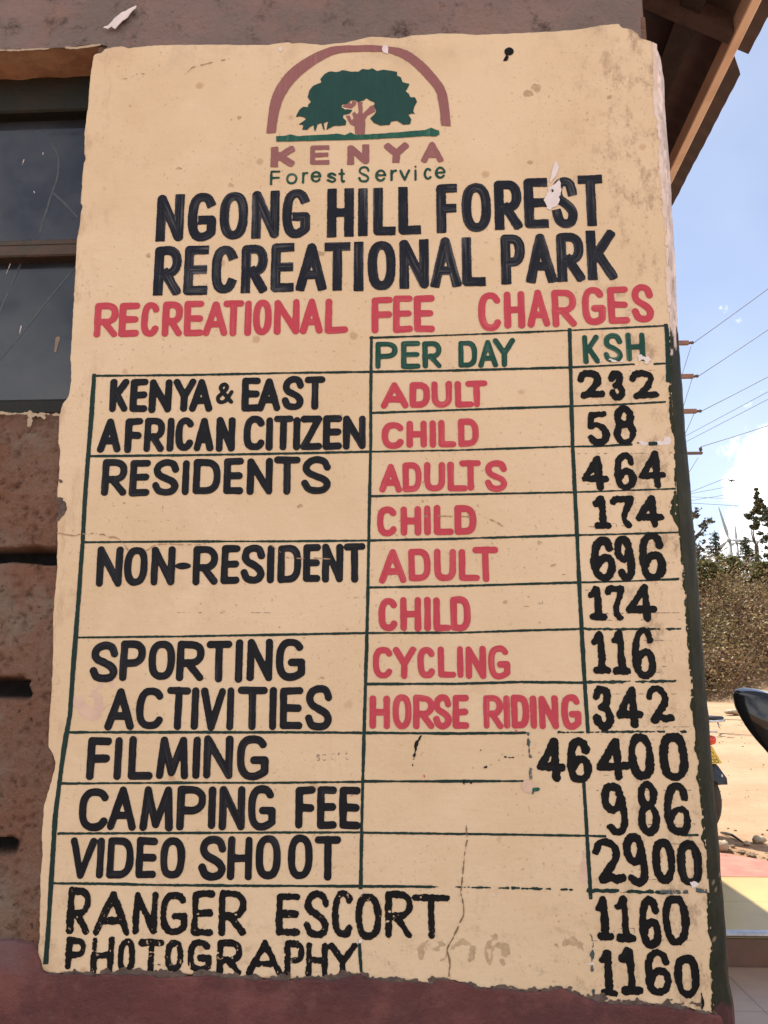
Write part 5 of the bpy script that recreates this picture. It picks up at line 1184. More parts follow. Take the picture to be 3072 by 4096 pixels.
for k in range(1300):                            # pebbles and leaf litter
    y = 5.35+rng.random()**1.6*18; x = .30*(y+1.42)+(rng.random()-.3)*5.5
    s = (.002+.008*rng.random()**3)*(1+.05*y); z = float(gh(x, y))+.004
    if k % 3 == 0:
        x = 1.7+1.6*rng.random(); y = float(yb(x))+.02+.75*rng.random()**1.5; s = .005+.022*rng.random()**2.5; z = float(gh(x, y))+.004
    n0 = len(V)
    for i in range(5): a = 2*math.pi*i/5+rng.random(); V.append((x+s*1.6*math.cos(a), y+s*math.sin(a), z+s*.15))
    V.append((x+s*.2, y, z+s*.9)); V.append((x, y, z-s))
    for i in range(5): F += [(n0+i, n0+(i+1) % 5, n0+5), (n0+(i+1) % 5, n0+i, n0+6)]
peb = mk('pebbles', V, F, M['rockbrown']); tag(peb, 'scattered pebbles and leaf litter on the dry dirt yard', 'gravel', kind='stuff')

# ------------------------------------------------------------------ foliage
def leaf_mat(name, rough=.55, trans=.25):
    m, nt, b = new_mat(name); n = NT(nt)
    at = n.N.new('ShaderNodeAttribute'); at.attribute_name = 'tint'
    n.L.new(at.outputs['Color'], b.inputs['Base Color']); b.inputs['Roughness'].default_value = rough; b.inputs['Specular IOR Level'].default_value = .3
    tr = n.N.new('ShaderNodeBsdfTranslucent'); n.L.new(at.outputs['Color'], tr.inputs['Color'])
    mx = n.N.new('ShaderNodeMixShader'); mx.inputs[0].default_value = trans
    out = [k for k in nt.nodes if k.type == 'OUTPUT_MATERIAL'][0]
    n.L.new(b.outputs[0], mx.inputs[1]); n.L.new(tr.outputs[0], mx.inputs[2]); n.L.new(mx.outputs[0], out.inputs['Surface'])
    return m
M['leaf'] = leaf_mat('leaves'); M['bark'] = simple_mat('brown_bark', (.10, .07, .048), .9, 0, .4, 8, bump=.5); M['twig'] = simple_mat('dry_twigs', (.26, .16, .105), .9, 0, .4, 9)
def leaves(name, C, size, cols, parent=None, aspect=1.7, flat=.0):
    """one small bent quad per centre"""
    C = np.asarray(C, float); n = len(C)
    a = rng.normal(size=(n, 3)); a[:, 2] *= .6; a /= np.linalg.norm(a, axis=1)[:, None]
    b = rng.normal(size=(n, 3)); b -= a*(a*b).sum(1)[:, None]; b /= np.linalg.norm(b, axis=1)[:, None]
    nn = np.cross(a, b); s = (size*(.55+.9*rng.random(n)))[:, None]
    V = np.stack([C-a*s*aspect*.5, C+b*s*.42+nn*s*.1, C+a*s*aspect*.5, C-b*s*.42+nn*s*.1], 1).reshape(-1, 3)
    col = np.repeat(cols, 4, 0)
    return mesh_np(name, V, np.full(n, 4), np.arange(4*n), M['leaf'], parent, False, None, col)
def pick(pal, n):
    pal = np.array(pal)*np.array([1.0, .89, .84]); i = rng.integers(0, len(pal), n); return pal[i]*(.7+.6*rng.random((n, 1)))
# scrub on the bank: one mass of dry bushes
C = []; K = []; TW = MB()
pals = [[(.24, .17, .085), (.16, .115, .06), (.34, .26, .14)], [(.17, .145, .06), (.22, .175, .08), (.34, .28, .15)], [(.20, .125, .075), (.26, .17, .10), (.13, .085, .055)], [(.15, .14, .055), (.21, .19, .085), (.38, .34, .19)]]
nb = 0
for k in range(1020):
    y = 27.2+10.5*rng.random(); x = .338*(y+1.42)+(rng.random()-.42)*11
    if k > 520: x = -14+52*rng.random()
    bx = 26.5+1.2*math.sin(x*.33)+.8*math.sin(x*.9+1)
    if y < bx-.4 or vnoise(np.array([x*.55+3]), np.array([y*.55]), 44)[0] < .34: continue
    r = .45+.75*rng.random(); hgt = r*(.8+.6*rng.random())*(.55 if y < bx+.8 else 1.0); z = float(gh(x, y))
    n = int(190*r*r)+45
    d = rng.normal(size=(n, 3)); d /= np.linalg.norm(d, axis=1)[:, None]; rad = (rng.random(n)**.45)[:, None]
    lump = 1+.5*(vnoise(d[:, 0]*2.3+k, d[:, 2]*2.3, k)-.5)[:, None]
    p = d*rad*lump*np.array([r, r, hgt])+np.array([x, y, z+hgt*.45]); p = p[p[:, 2] > z-.1]
    C.append(p); K.append(pick(pals[int(vnoise(np.array([x*.5]), np.array([y*.5+z]), 5)[0]*3.99)], len(p)))
    for t in range(5):
        a = 2*math.pi*rng.random(); q = np.array([x, y, z]); e = q+np.array([math.cos(a)*r*1.1, math.sin(a)*r*1.1, hgt*(.7+.6*rng.random())])
        TW.tube([q, (q+e)/2+rng.normal(size=3)*.12, e], [.016, .010, .005], 4, False)
sc = leaves('scrub', np.concatenate(C), .066, np.concatenate(K)); tag(sc, 'dry brown and olive scrub covering the bank beyond the yard', 'scrub', kind='stuff')
TW.build('scrub_twigs', M['twig'], sc)

def tree(name, base, label, build, cat='tree', group=None):
    t = tag(empty(name, tuple(base)), label, cat, group); build(t); return t
def conifer(H, Rb, pal, nwh=15, lean=(0, 0), clear=.15, open_=.0, dens=1.0):
    def f(t):
        mb = MB(); mb.tube([(0, 0, -.3), (lean[0]*.5, lean[1]*.5, H*.5), (lean[0], lean[1], H)], [.04*H**.7, .028*H**.7, .008], 7); mb2 = []
        for k in range(nwh):
            u = clear+(1-clear)*k/nwh; z = H*u; c = np.array([lean[0]*u, lean[1]*u, z]); L = Rb*(1-u)**.75*(.75+.5*rng.random())+.08
            for j in range(rng.integers(4, 7)):
                if rng.random() < open_: continue
                a = 2*math.pi*rng.random(); l = L*(.6+.6*rng.random()); d = np.array([math.cos(a), math.sin(a), .18-.32*(1-u)]); e = c+d*l
                mb.tube([c, (c+e)/2+np.array([0, 0, -.03*l]), e], [.013*H**.4, .009, .004], 4, False)
                n = int(46*l/(.5)*dens)+8; s = rng.random(n)[:, None]
                p = c+(e-c)*(.15+.9*s)+rng.normal(size=(n, 3))*np.array([.10, .10, .055])*(H/3)**.5*(1.1-.6*s)
                mb2.append(p)
        n = int(40*dens); s = rng.random(n)[:, None]; mb2.append(np.array([lean[0], lean[1], H])*(1-.14*s)+rng.normal(size=(n, 3))*.03*np.array([1, 1, 2]))
        mb.build('trunk', M['bark'], t); p = np.concatenate(mb2); leaves('crown', p, .055*(H/3)**.5, pick(pal, len(p)), t, 2.2)
    return f
def broad(H, limbs, pal, size=.07, spread=.3, n_=170, r0=.07):
    """limbs: list of paths (relative to base); a leaf clump at each end and along its last third"""
    def f(t):
        mb = MB(); P_ = []
        for path in limbs:
            path = [np.array(q, float) for q in path]; r = np.linspace(r0*path[0].__len__()/3*(1 if path[0][2] < .2 else .5), .012, len(path)); mb.tube(path, list(r), 6, False)
            for w, sp in ((1.0, spread), (.8, spread*.8)):
                k = path[-1]*w+path[-2]*(1-w)
                for c in range(3):
                    cc = k+rng.normal(size=3)*sp*.8; n = n_//3; d = rng.normal(size=(n, 3)); d /= np.linalg.norm(d, axis=1)[:, None]
                    P_.append(cc+d*(rng.random(n)**.4)[:, None]*sp*np.array([.8, .8, .55]))
        mb.build('trunk', M['bark'], t); p = np.concatenate(P_); leaves('crown', p, size, pick(pal, len(p)), t, 1.6)
    return f
dark = [(.050, .066, .036), (.075, .090, .05), (.034, .048, .03)]; dull = [(.06, .075, .035), (.09, .10, .05), (.05, .06, .035)]; lite = [(.13, .15, .055), (.18, .19, .08), (.10, .115, .045)]
def at(X, Y, y): return px_y(X, Y, y)
MPX = lambda y: (y+1.42)/3300.0               # metres per photo pixel at a depth
y = 35.0; b_ = at(2872, 2300, y); b_[2] = min(b_[2], float(gh(b_[0], y))+1.0)
tree('conifer', at(2872, 2300, y), 'small ragged dark conifer in front of the wind turbines', conifer(170*MPX(y), 40*MPX(y), dark, 11, (-.0, 0), .24, .30))
y = 37.0
tree('conifer', at(2988, 2290, y), 'bushy blue-green conifer right of the wind turbine masts', conifer(140*MPX(y), 46*MPX(y), dull, 13, (.04, 0), .10, .1, 1.3))
y = 36.0; s = MPX(y)
def pole_tree(t):
    mb = MB(); top = np.array([2*s, 0, 95*s])
    mb.tube([(0, 0, -.4), (1*s, 0, 45*s), top], [.115, .10, .095], 8)
    fork = [[top, (-8*s, 0, 112*s), (-12*s, 0, 140*s), (-5*s, .1, 175*s)], [top, (-3*s, 0, 118*s), (-6*s, 0, 145*s), (2*s, -.1, 180*s)], [top, (8*s, 0, 103*s), (11*s, 0, 110*s)]]
    for q in fork: mb.tube(q, np.linspace(.045, .02, len(q)).tolist(), 6)
    mb.tube([(-2*s, 0, 170*s), (4*s, 0, 230*s), (20*s, 0, 300*s)], [.03, .02, .008], 6)
    mb.build('trunk', M['bark'], t); P_ = []
    for x, z, r in ((-9, 170, 9), (2, 165, 13), (12, 178, 12), (-14, 205, 12), (-24, 212, 10), (-2, 222, 13), (10, 200, 9), (12, 235, 15), (26, 222, 12), (24, 246, 15), (38, 250, 14), (18, 262, 12), (30, 270, 12), (18, 285, 9), (22, 300, 8), (19, 315, 5), (46, 235, 9)):
        n = 105; d = rng.normal(size=(n, 3)); d /= np.linalg.norm(d, axis=1)[:, None]
        P_.append(np.array([x*s, 0, z*s])+d*(rng.random(n)**.45)[:, None]*r*s*np.array([1, 1, .8]))
    p = np.concatenate(P_); leaves('crown', p, .095, pick([(.08, .09, .045), (.13, .13, .06), (.05, .06, .035), (.19, .18, .085)], len(p)), t, 1.5)
tree('lopped_tree', at(3032, 2280, y), 'tall lopped tree with bare trunk and leafy top at the right edge', pole_tree)
y = 30.0; s = MPX(y)
tree('bushy_tree', at(3110, 2300, y), 'dark leafy tree half outside the right edge of the photo', broad(1, [[(0, 0, -.5), (0, 0, 90*s), (-8*s, 0, 150*s), (-26*s, 0, 205*s)], [(0, 0, 60*s), (-8*s, 0, 110*s), (-26*s, 0, 170*s)], [(0, 0, 90*s), (20*s, 0, 160*s), (30*s, 0, 220*s)], [(0, 0, 40*s), (-10*s, 0, 60*s), (-18*s, 0, 80*s)], [(0, 0, 100*s), (5*s, .2, 170*s), (0, .3, 240*s)]], dark+dull, .075, .22, 150))
y = 17.0; s = MPX(y)
tree('broadleaf_tree', at(2640, 2480, y), 'open leafy tree whose sparse branches show past the wall corner', broad(1, [[(0, 0, -2.2), (0, 0, 60*s), (40*s, 0, 190*s), (120*s, 0, 330*s), (150*s, 0, 390*s), (172*s, 0, 412*s)], [(40*s, 0, 190*s), (110*s, 0, 290*s), (140*s, 0, 345*s)], [(60*s, 0, 225*s), (130*s, 0, 300*s), (190*s, 0, 352*s)], [(30*s, 0, 160*s), (120*s, 0, 200*s), (160*s, 0, 225*s)], [(40*s, 0, 190*s), (130*s, .1, 240*s), (185*s, .1, 266*s)], [(110*s, 0, 225*s), (160*s, 0, 262*s), (180*s, 0, 275*s)], [(0, 0, 60*s), (-80*s, 0, 220*s), (-120*s, 0, 330*s)], [(0, 0, 60*s), (-20*s, 0, 240*s), (10*s, 0, 400*s)], [(30*s, 0, 160*s), (100*s, 0, 250*s), (150*s, 0, 300*s), (210*s, 0, 390*s)]], [(.05, .055, .035), (.08, .075, .05), (.11, .10, .06)], .05, .10, 33, .06))
for i, (X, Y, y, h_, w_, pal, lab) in enumerate(((2935, 2310, 33.5, 75, 34, lite, 'pale green bush on the bank crest below the turbine masts'), (2828, 2330, 31.5, 72, 34, lite, 'yellow-green bush on the bank crest beside the wall corner'), (3062, 2320, 33.0, 62, 36, lite, 'low leafy bush at the foot of the lopped tree'))):
    s = MPX(y)
    tree('bush', at(X, Y, y), lab, broad(1, [[(0, 0, -.4), (dx*.4*s, 0, h_*.4*s), (dx*s, (k-2)*.12, hz*s)] for k, (dx, hz) in enumerate(((0, h_*.8), (-w_*.7, h_*.6), (w_*.7, h_*.65), (-w_*.3, h_*.9), (w_*.4, h_*.35), (-w_*.8, h_*.25)))], pal, .07, .24, 240, .03), 'bush')

# ------------------------------------------------------------------ wind turbines on the far hillside
M['turbine'] = simple_mat('off_white_turbine_paint', (.36, .35, .355), .45, 0, .06, .3)
def turbine(hubX, hubY, depth, Rb, angles, label, turn):
    hub = px_y(hubX, hubY, depth); x, y, z = hub; g = float(gh(x, depth))-14
    t = tag(empty('wind_turbine', (x, depth, g), turn), label, 'wind turbine', 'wind turbines on the hill'); h = z-g
    MB().tube([(0, 0, 0), (0, 0, h*.5), (0, 0, h-.9)], [2.7, 2.3, 1.5], 16).build('tower', M['turbine'], t, True)
    MB().box((0, .8, h), (2.6, 6.5, 2.5), bev=.7).build('nacelle', M['turbine'], t)
    MB().lathe([(0, -4.3), (.8, -4.0), (1.35, -3.2), (1.5, -2.2), (1.4, -2.0), (0, -2.0)], (0, 0, h), 'y', 16).build('hub', M['turbine'], t, True)
    for a in angles:
        V = []; F = []; d = np.array([math.cos(a), 0, math.sin(a)]); e = np.array([-math.sin(a), 0, math.cos(a)])
        prof = [(0, .55, .55), (.05, .55, .5), (.14, 1.25, .34), (.25, 1.35, .26), (.5, .95, .17), (.75, .62, .11), (.93, .36, .07), (1, .06, .03)]
        for u, ch, tk in prof:
            c = np.array([0, -2.9, h])+d*(1.0+u*(Rb-1)); pit = .5*(1-u)
            for k in range(8):
                q = 2*math.pi*k/8; w = math.cos(q)*ch-.15*ch; f_ = math.sin(q)*tk
                V.append(c+e*(w*math.cos(pit)-f_*math.sin(pit))+np.array([0, 1, 0])*(w*math.sin(pit)+f_*math.cos(pit)))
        for i in range(len(prof)-1):
            for k in range(8): F.append((i*8+k, i*8+(k+1) % 8, i*8+8+(k+1) % 8, i*8+8+k))
        F.append(tuple(range(8*len(prof)-8, 8*len(prof))))
        mk('blade', V, F, M['turbine'], t, True)
dp = 640.0; mp = (dp+1.42)/3260
turbine(2917, 2161, dp, 136*mp, [R(102), R(-8.5), R(222)], 'nearer and larger white wind turbine, blade raised, between the conifers', R(-24))
dp = 900.0; mp = (dp+1.42)/3260
turbine(2946, 2170, dp, 70*mp, [R(90), R(210), R(330)], 'smaller wind turbine behind with one blade pointing straight up', R(-20))
# ------------------------------------------------------------------ utility pole and wires
M['pole'] = simple_mat('weathered_pole', (.13, .09, .07), .9, 0, .3, 6); M['arm'] = simple_mat('rusty_cross_arm', (.24, .12, .085), .8, 0, .3, 9); M['wire'] = simple_mat('dull_aluminium_wire', (.16, .16, .17), .5, .3, .1, 3); M['insul'] = simple_mat('brown_porcelain', (.07, .045, .04), .3, 0, .2, 9)
YPOLE = 21.0
tips = [px_y(2750, 1378, YPOLE), px_y(2769, 1511, YPOLE), px_y(2781, 1650, YPOLE), px_y(2804, 1817, YPOLE)]
px_ = px_y(2600, 1900, YPOLE)[0]; xm = px_
pole = tag(empty('utility_pole', (xm, YPOLE, float(gh(xm, YPOLE)))), 'utility pole hidden behind the building, its four cross-arm ends showing', 'utility pole'); z0 = float(gh(xm, YPOLE))
MB().tube([(0, 0, -.5), (0, 0, 10.6)], [.15, .10], 12).build('pole', M['pole'], pole, True)
ins = []
for i, tp in enumerate(tips):
    hw = tp[0]-xm; zc = tp[2]-z0; tl = .02*(1 if i < 3 else 0)
    if i < 3:
        a = MB().box((0, -.12, zc), (hw*2, .10, .12), bev=.012).build('cross_arm', M['arm'], pole)
        MB().lathe([(.0, hw), (.035, hw), (.045, hw+.03), (.03, hw+.06), (.05, hw+.09), (.03, hw+.13), (0, hw+.14)], (0, -.12, zc), 'x', 12).build('insulator', M['insul'], a, True)
        ins.append(np.array([xm+hw+.13, YPOLE-.12, tp[2]]))
    else:
        a = MB().box((0, -.12, zc), (hw*2, .09, .07), bev=.01).build('cross_arm', M['pole'], pole)
        MB().lathe([(0, 0), (.02, 0), (.02, .03), (.05, .04), (.04, .08), (.045, .1), (.025, .14), (0, .15)], (hw-.04, -.12, zc+.035), 'z', 12).build('insulator', M['insul'], a, True)
        ins.append(np.array([xm+hw-.04, YPOLE-.12, tp[2]+.17]))
def wire(p, q, sag, label, r=.0095):
    P_ = [p+(q-p)*t-np.array([0, 0, sag*4*t*(1-t)]) for t in np.linspace(0, 1, 13)]
    tag(MB().tube(P_, r, 5).build('overhead_wire', M['wire'], None, True), label, 'wire', 'overhead wires at the utility pole')
nm = ('topmost', 'second', 'third', 'lowest')
for i, (X, Y) in enumerate(((2995, 1200), (3072, 1307), (3072, 1495), (3072, 1690))):
    x0, y0 = proj(ins[i]); k = 6.0; e = px_y(x0+(X-x0)*k, y0+(Y-y0)*k, 15.0)
    wire(ins[i], e, .12, f'long overhead wire rising right from the {nm[i]} cross-arm')
for i, (a, b_) in enumerate((((2764,1385),(2728,1495)), ((2768,1515),(2738,1608)), ((2776,1655),(2744,1725)), ((2792,1830),(2763,1875)))):
    q = px_y(*a, YPOLE-.12); e = px_y(b_[0]-40, b_[1]+(b_[1]-a[1])*40/(a[0]-b_[0]), YPOLE-.05); wire(q, e, .02, f'short jumper wire dropping left from the {nm[i]} cross-arm', .008)
for (a, b_, ya, yb, lab) in (((2740,1745),(3072,1567),26,18,'upper of two parallel wires between the third and lowest cross-arms'), ((2742,1768),(3072,1597),26,18,'lower of two parallel wires between the third and lowest cross-arms'), ((2760,1969),(3072,1845),40,30,'thin wire crossing the big cloud, first below the lowest cross-arm'), ((2760,1975),(2990,1932),44,36,'thin wire second below the lowest cross-arm, ending in the cloud'), ((2760,1987),(3072,2002),60,52,'upper of two wires that slope gently down to the right'), ((2760,2003),(3072,1951),48,40,'thin wire crossing the gently sloping one above the turbines'), ((2760,2012),(3072,2031),60,52,'lowest wire, sloping gently down to the right over the turbine blades')):
    k = 1.6; p = px_y(a[0]-60, a[1]-60*(b_[1]-a[1])/(b_[0]-a[0]), ya); q = px_y(a[0]+(b_[0]-a[0])*k, a[1]+(b_[1]-a[1])*k, yb); wire(p, q, .0, lab, .0075*ya/26)
# bird
c = px_y(2927, 1923, 60.0); V = []; mb = MB()
mb.tube([(-.22, 0, -.05), (-.1, 0, 0), (.06, 0, .02), (.17, 0, .05), (.22, 0, .055)], [.01, .05, .06, .035, .006], 8)
mb.add([(.07, .02, .03), (.0, .25, .15), (-.10, .55, .12), (-.09, .3, .1), (-.08, .02, .02), (.07, .02, .018), (-.08, .02, .01)], [(0, 1, 3, 4), (1, 2, 3), (5, 6, 3, 1)])
mb.add([(.07, -.02, .03), (.0, -.25, .15), (-.10, -.55, .12), (-.09, -.3, .1), (-.08, -.02, .02)], [(4, 3, 1, 0), (3, 2, 1)])
mb.add([(-.2, .02, -.04), (-.36, .06, -.07), (-.36, -.06, -.07), (-.2, -.02, -.04)], [(0, 1, 2, 3)])
o = mb.build('bird', M['streak_bird']); o.location = tuple(c); o.rotation_euler = (R(35), R(-60), R(30)); o.scale = (.8, .8, .8); tag(o, 'small dark bird gliding in front of the white cloud', 'bird')

# ------------------------------------------------------------------ motorcycles
M['gloss'] = simple_mat('black_gloss_plastic', (.012, .012, .014), .12, 0, .1, 3, spec=.6)
M['blackplastic'] = simple_mat('dull_black_plastic', (.020, .021, .026), .45, 0, .25, 12); M['rubber'] = simple_mat('dusty_tyre_rubber', (.075, .058, .045), .9, 0, .4, 9, (.035, .030, .028), bump=.4)
M['chrome'] = simple_mat('chrome', (.62, .64, .68), .18, 1.0, .08, 6); M['alu'] = simple_mat('cast_aluminium', (.35, .35, .36), .45, .8, .2, 12); M['tankred'] = simple_mat('red_tank_paint', (.30, .02, .02), .2, 0, .1, 3); M['vinyl'] = simple_mat('black_seat_vinyl', (.018, .018, .02), .5, 0, .2, 40)
M['plate'] = simple_mat('yellow_number_plate', (.78, .50, .05), .45, 0, .1, 10); M['ink'] = simple_mat('black_plate_ink', (.012, .012, .012), .5, 0, .1, 10)
M['mudblue'] = simple_mat('dark_blue_black_mudflap', (.016, .017, .024), .5, 0, .3, 12); M['reflector'] = simple_mat('white_reflector', (.55, .58, .62), .25, 0, .05, 10)
m, nt, b = new_mat('red_lens'); b.inputs['Base Color'].default_value = (.65, .045, .015, 1); b.inputs['Roughness'].default_value = .15; b.inputs['Subsurface Weight'].default_value = .35; b.inputs['Subsurface Radius'].default_value = (.02, .004, .002); M['lens'] = m
m, nt, b = new_mat('orange_lens'); b.inputs['Base Color'].default_value = (.75, .22, .02, 1); b.inputs['Roughness'].default_value = .2; M['amber'] = m
MDEP = 1.66; MP = px_y(3100, 2900, -1.42+1.60)     # where the near mirror hangs
MS = (MP-CAM)@FWD/FPX
MIR = np.array([.40, .40, float(MP[2])])           # left mirror in the motorcycle's own axes (x forward, y left)
def wheel(root, name, cx, cz, r):
    rim = MB().lathe([(r-.052, -.028), (r-.040, -.028), (r-.046, 0), (r-.040, .028), (r-.052, .028), (r-.058, 0)], (cx, 0, cz), 'y', 36, True)
    rim.lathe([(.0, -.06), (.035, -.06), (.05, -.03), (.05, .03), (.035, .06), (0, .06)], (cx, 0, cz), 'y', 16)
    for k in range(18):
        a = 2*math.pi*k/18; sd = .03*(1 if k % 2 else -1)
        rim.tube([(cx+.045*math.cos(a+.3), sd, cz+.045*math.sin(a+.3)), (cx+(r-.05)*math.cos(a), 0, cz+(r-.05)*math.sin(a))], .0022, 4)
    w = rim.build(name, M['alu'], root, True)
    MB().lathe([(r-.055, -.036), (r-.03, -.046), (r-.008, -.034), (r, -.014), (r, .014), (r-.008, .034), (r-.03, .046), (r-.055, .036)], (cx, 0, cz), 'y', 40, True).build('tyre', M['rubber'], w, True)
def loft(rings, n=None):
    V = [v for r in rings for v in r]; k = len(rings[0]); F = []
    for i in range(len(rings)-1):
        for j in range(k): F.append((i*k+j, i*k+(j+1) % k, (i+1)*k+(j+1) % k, (i+1)*k+j))
    F += [tuple(range(k-1, -1, -1)), tuple(range((len(rings)-1)*k, len(rings)*k))]
    return V, F
def oval(x, z, w, h, n=14, e=.7): return [(x, w*math.copysign(abs(math.cos(2*math.pi*k/n))**e, math.cos(2*math.pi*k/n)), z+h*math.copysign(abs(math.sin(2*math.pi*k/n))**e, math.sin(2*math.pi*k/n))) for k in range(n)]
def motorcycle(label):
    t = tag(empty('motorcycle'), label, 'motorcycle'); B = lambda: MB()
    wheel(t, 'wheel', -.62, .30, .30); wheel(t, 'wheel', .66, .30, .30)
    f = B()
    for s in (-1, 1):
        f.tube([(-.62, s*.10, .30), (-.1, s*.10, .36)], .016, 8); f.tube([(-.70, s*.09, .72), (-.25, s*.10, .66), (.05, s*.08, .62), (.32, s*.03, .90)], .014, 8); f.tube([(-.50, s*.10, .70), (-.14, s*.10, .34)], .013, 8)
    f.tube([(.36, 0, .95), (.28, 0, .66), (.16, 0, .36), (-.1, 0, .30)], .018, 8); f.build('frame', M['blackplastic'], t, True)
    for s in (-1, 1):
        B().tube([(.66, s*.085, .30), (.40, s*.085, .95)], [.021, .016], 10).build('fork', M['chrome'], t, True)
        sp = B(); sp.tube([(-.55, s*.125, .38), (-.42, s*.12, .70)], .010, 6)
        for k in range(9): c = np.array([-.55, s*.125, .38])*(1-k/8*.85-.06)+np.array([-.42, s*.12, .70])*(k/8*.85+.06); sp.lathe([(.018, -.006), (.03, -.006), (.03, .006), (.018, .006)], c, 'z', 12, True)
        sp.build('shock_absorber', M['chrome'], t, True)
    e = B(); e.box((.06, 0, .36), (.34, .24, .20), bev=.04); 
    for k in range(6): e.box((.13, 0, .47+.024*k), (.17, .17, .012), bev=.004)
    e.lathe([(0, .11), (.09, .11), (.10, .125), (.09, .15), (0, .15)], (-.02, 0, .36), 'y', 20); e.build('engine', M['alu'], t, True)
    B().tube([(.18, -.10, .46), (.26, -.13, .36), (.20, -.15, .25), (.0, -.15, .22), (-.12, -.15, .24), (-.50, -.15, .29)], [.018, .018, .018, .02, .036, .034], 12).build('exhaust', M['chrome'], t, True)
    V, F = loft([oval(-.10, .80, .06, .05), oval(-.06, .82, .10, .08), oval(.08, .85, .14, .11), (oval(.22, .87, .13, .11)), oval(.34, .88, .08, .07), oval(.37, .88, .04, .04)]); mk('fuel_tank', V, F, M['tankred'], t, True)
    V, F = loft([oval(-.66, .86, .10, .03), oval(-.62, .87, .13, .05), oval(-.40, .86, .14, .055), oval(-.20, .81, .13, .05), oval(-.04, .79, .08, .045), oval(-.01, .79, .05, .03)]); mk('seat', V, F, M['vinyl'], t, True)
    for s in (-1, 1):
        V = [(-.42, s*.115, .70), (-.08, s*.125, .66), (-.06, s*.125, .52), (-.26, s*.125, .48), (-.42, s*.135, .70), (-.08, s*.14, .66), (-.06, s*.14, .52), (-.26, s*.14, .48)]
        mk('side_panel', V, [(0, 1, 2, 3), (7, 6, 5, 4), (0, 4, 5, 1), (1, 5, 6, 2), (2, 6, 7, 3), (3, 7, 4, 0)], M['tankred'], t)
    # mudguards
    def guard(cx, cz, r, a0, a1, w, mat, name, th=.006):
        V = []; F = []; n = 16
        for i in range(n+1):
            a = R(a0+(a1-a0)*i/n)
            for rr in (r, r+th):
                for k in range(5): y = w*(k/2-1); V.append((cx+(rr-.35*abs(y)**1.3)*math.cos(a), y, cz+(rr-.35*abs(y)**1.3)*math.sin(a)))
        for i in range(n):
            for k in range(4):
                a = i*10+k; F += [(a, a+1, a+11, a+10), (a+5, a+15, a+16, a+6)]
            F += [(i*10, i*10+10, i*10+15, i*10+5), (i*10+4, i*10+9, i*10+19, i*10+14)]
        return mk(name, V, F, mat, t, True)
    guard(.66, .30, .325, 25, 165, .06, M['tankred'], 'front_mudguard'); guard(-.62, .30, .36, 45, 158, .075, M['blackplastic'], 'rear_mudguard')
    # tail: carrier, grab rail, lamp, plate, flap
    q = B(); out = [(-.40, .11), (-.84, .115), (-.95, .085), (-.985, 0), (-.95, -.085), (-.84, -.115), (-.40, -.11)]
    q.tube([(x, y, .935) for x, y in out], .011, 8)
    for y in (-.05, 0, .05): q.tube([(-.42, y, .935), (-.965, y, .935)], .006, 6)
    for s in (-1, 1): q.tube([(-.45, s*.10, .935), (-.48, s*.10, .72)], .008, 6); q.tube([(-.88, s*.085, .93), (-.90, s*.085, .875)], .006, 6)
    cr = q.build('carrier', M['chrome'], t, True)
    V, F = loft([oval(-.975, .957, .06, .010), oval(-.94, .960, .095, .014), oval(-.72, .960, .115, .015), oval(-.42, .960, .105, .013)]); mk('carrier_pad', V, F, M['blackplastic'], cr, True)
    B().tube([(-.45, .13, .79), (-.74, .12, .832), (-.86, .09, .842), (-.885, 0, .844), (-.86, -.09, .842), (-.74, -.12, .832), (-.45, -.13, .79)], .0075, 8).build('grab_rail', M['chrome'], t, True)
    V, F = loft([oval(-.74, .775, .06, .040), oval(-.84, .775, .062, .044), oval(-.885, .778, .052, .036), oval(-.905, .78, .03, .020)]); mk('tail_light', V, F, M['lens'], t, True)
    c0, c1 = np.array([-.785, 0, .722]), np.array([-.878, 0, .590]); dn = (c1-c0)/np.linalg.norm(c1-c0); bk = np.array([-dn[2]*-1, 0, dn[0]])*-1
    bk = np.array([dn[2], 0, -dn[0]]); bk = bk if bk[0] < 0 else -bk
    V = []
    for off in (0, .003):
        for c in (c0, c1):
            for y in (.105, -.105): V.append(c+np.array([0, y, 0])+bk*off)
    pl_ = mk('number_plate', V, [(0, 1, 3, 2), (4, 6, 7, 5), (0, 2, 6, 4), (1, 5, 7, 3), (0, 4, 5, 1), (2, 3, 7, 6)], M['plate'], t)
    L = np.linalg.norm(c1-c0); tx = B()
    for ch, yy, top in (('K', -.055, .012), ('6', -.010, .092), ('B', -.060, .092)):
        for st in GL[ch]:
            P_ = [c0+bk*.0032+dn*(top+.062*(1-p[1]))+np.array([0, yy+.017-.036*p[0], 0]) for p in st]; tx.tube(P_, .0026, 5)
    lt = tx.build('plate_lettering', M['ink'], pl_)
    V, F = loft([oval(-.765, .735, .03, .014), oval(-.80, .740, .026, .018), oval(-.815, .735, .018, .01)]); mk('plate_lamp', V, F, M['alu'], t, True)
    V = []
    for x, z, w in ((-.80, .64, .055), (-.87, .57, .068), (-.935, .485, .080), (-.948, .445, .068)):
        for off in (0, -.005): V += [(x+off, w, z+off), (x+off, w*.5, z+off-.004), (x+off, -w*.5, z+off-.004), (x+off, -w, z+off)]
    F = []
    for i in range(3):
        for k in range(3): a = i*8+k; F += [(a, a+1, a+9, a+8), (a+4, a+12, a+13, a+5)]
        F += [(i*8, i*8+8, i*8+12, i*8+4), (i*8+3, i*8+7, i*8+15, i*8+11)]
    F += [(24, 25, 29, 28), (25, 26, 30, 29), (26, 27, 31, 30)]
    mf = mk('mudflap', V, F, M['mudblue'], t, True)
    B().box((-.930, -.035, .500), (.012, .018, .022), bev=.003).build('reflector', M['reflector'], mf)
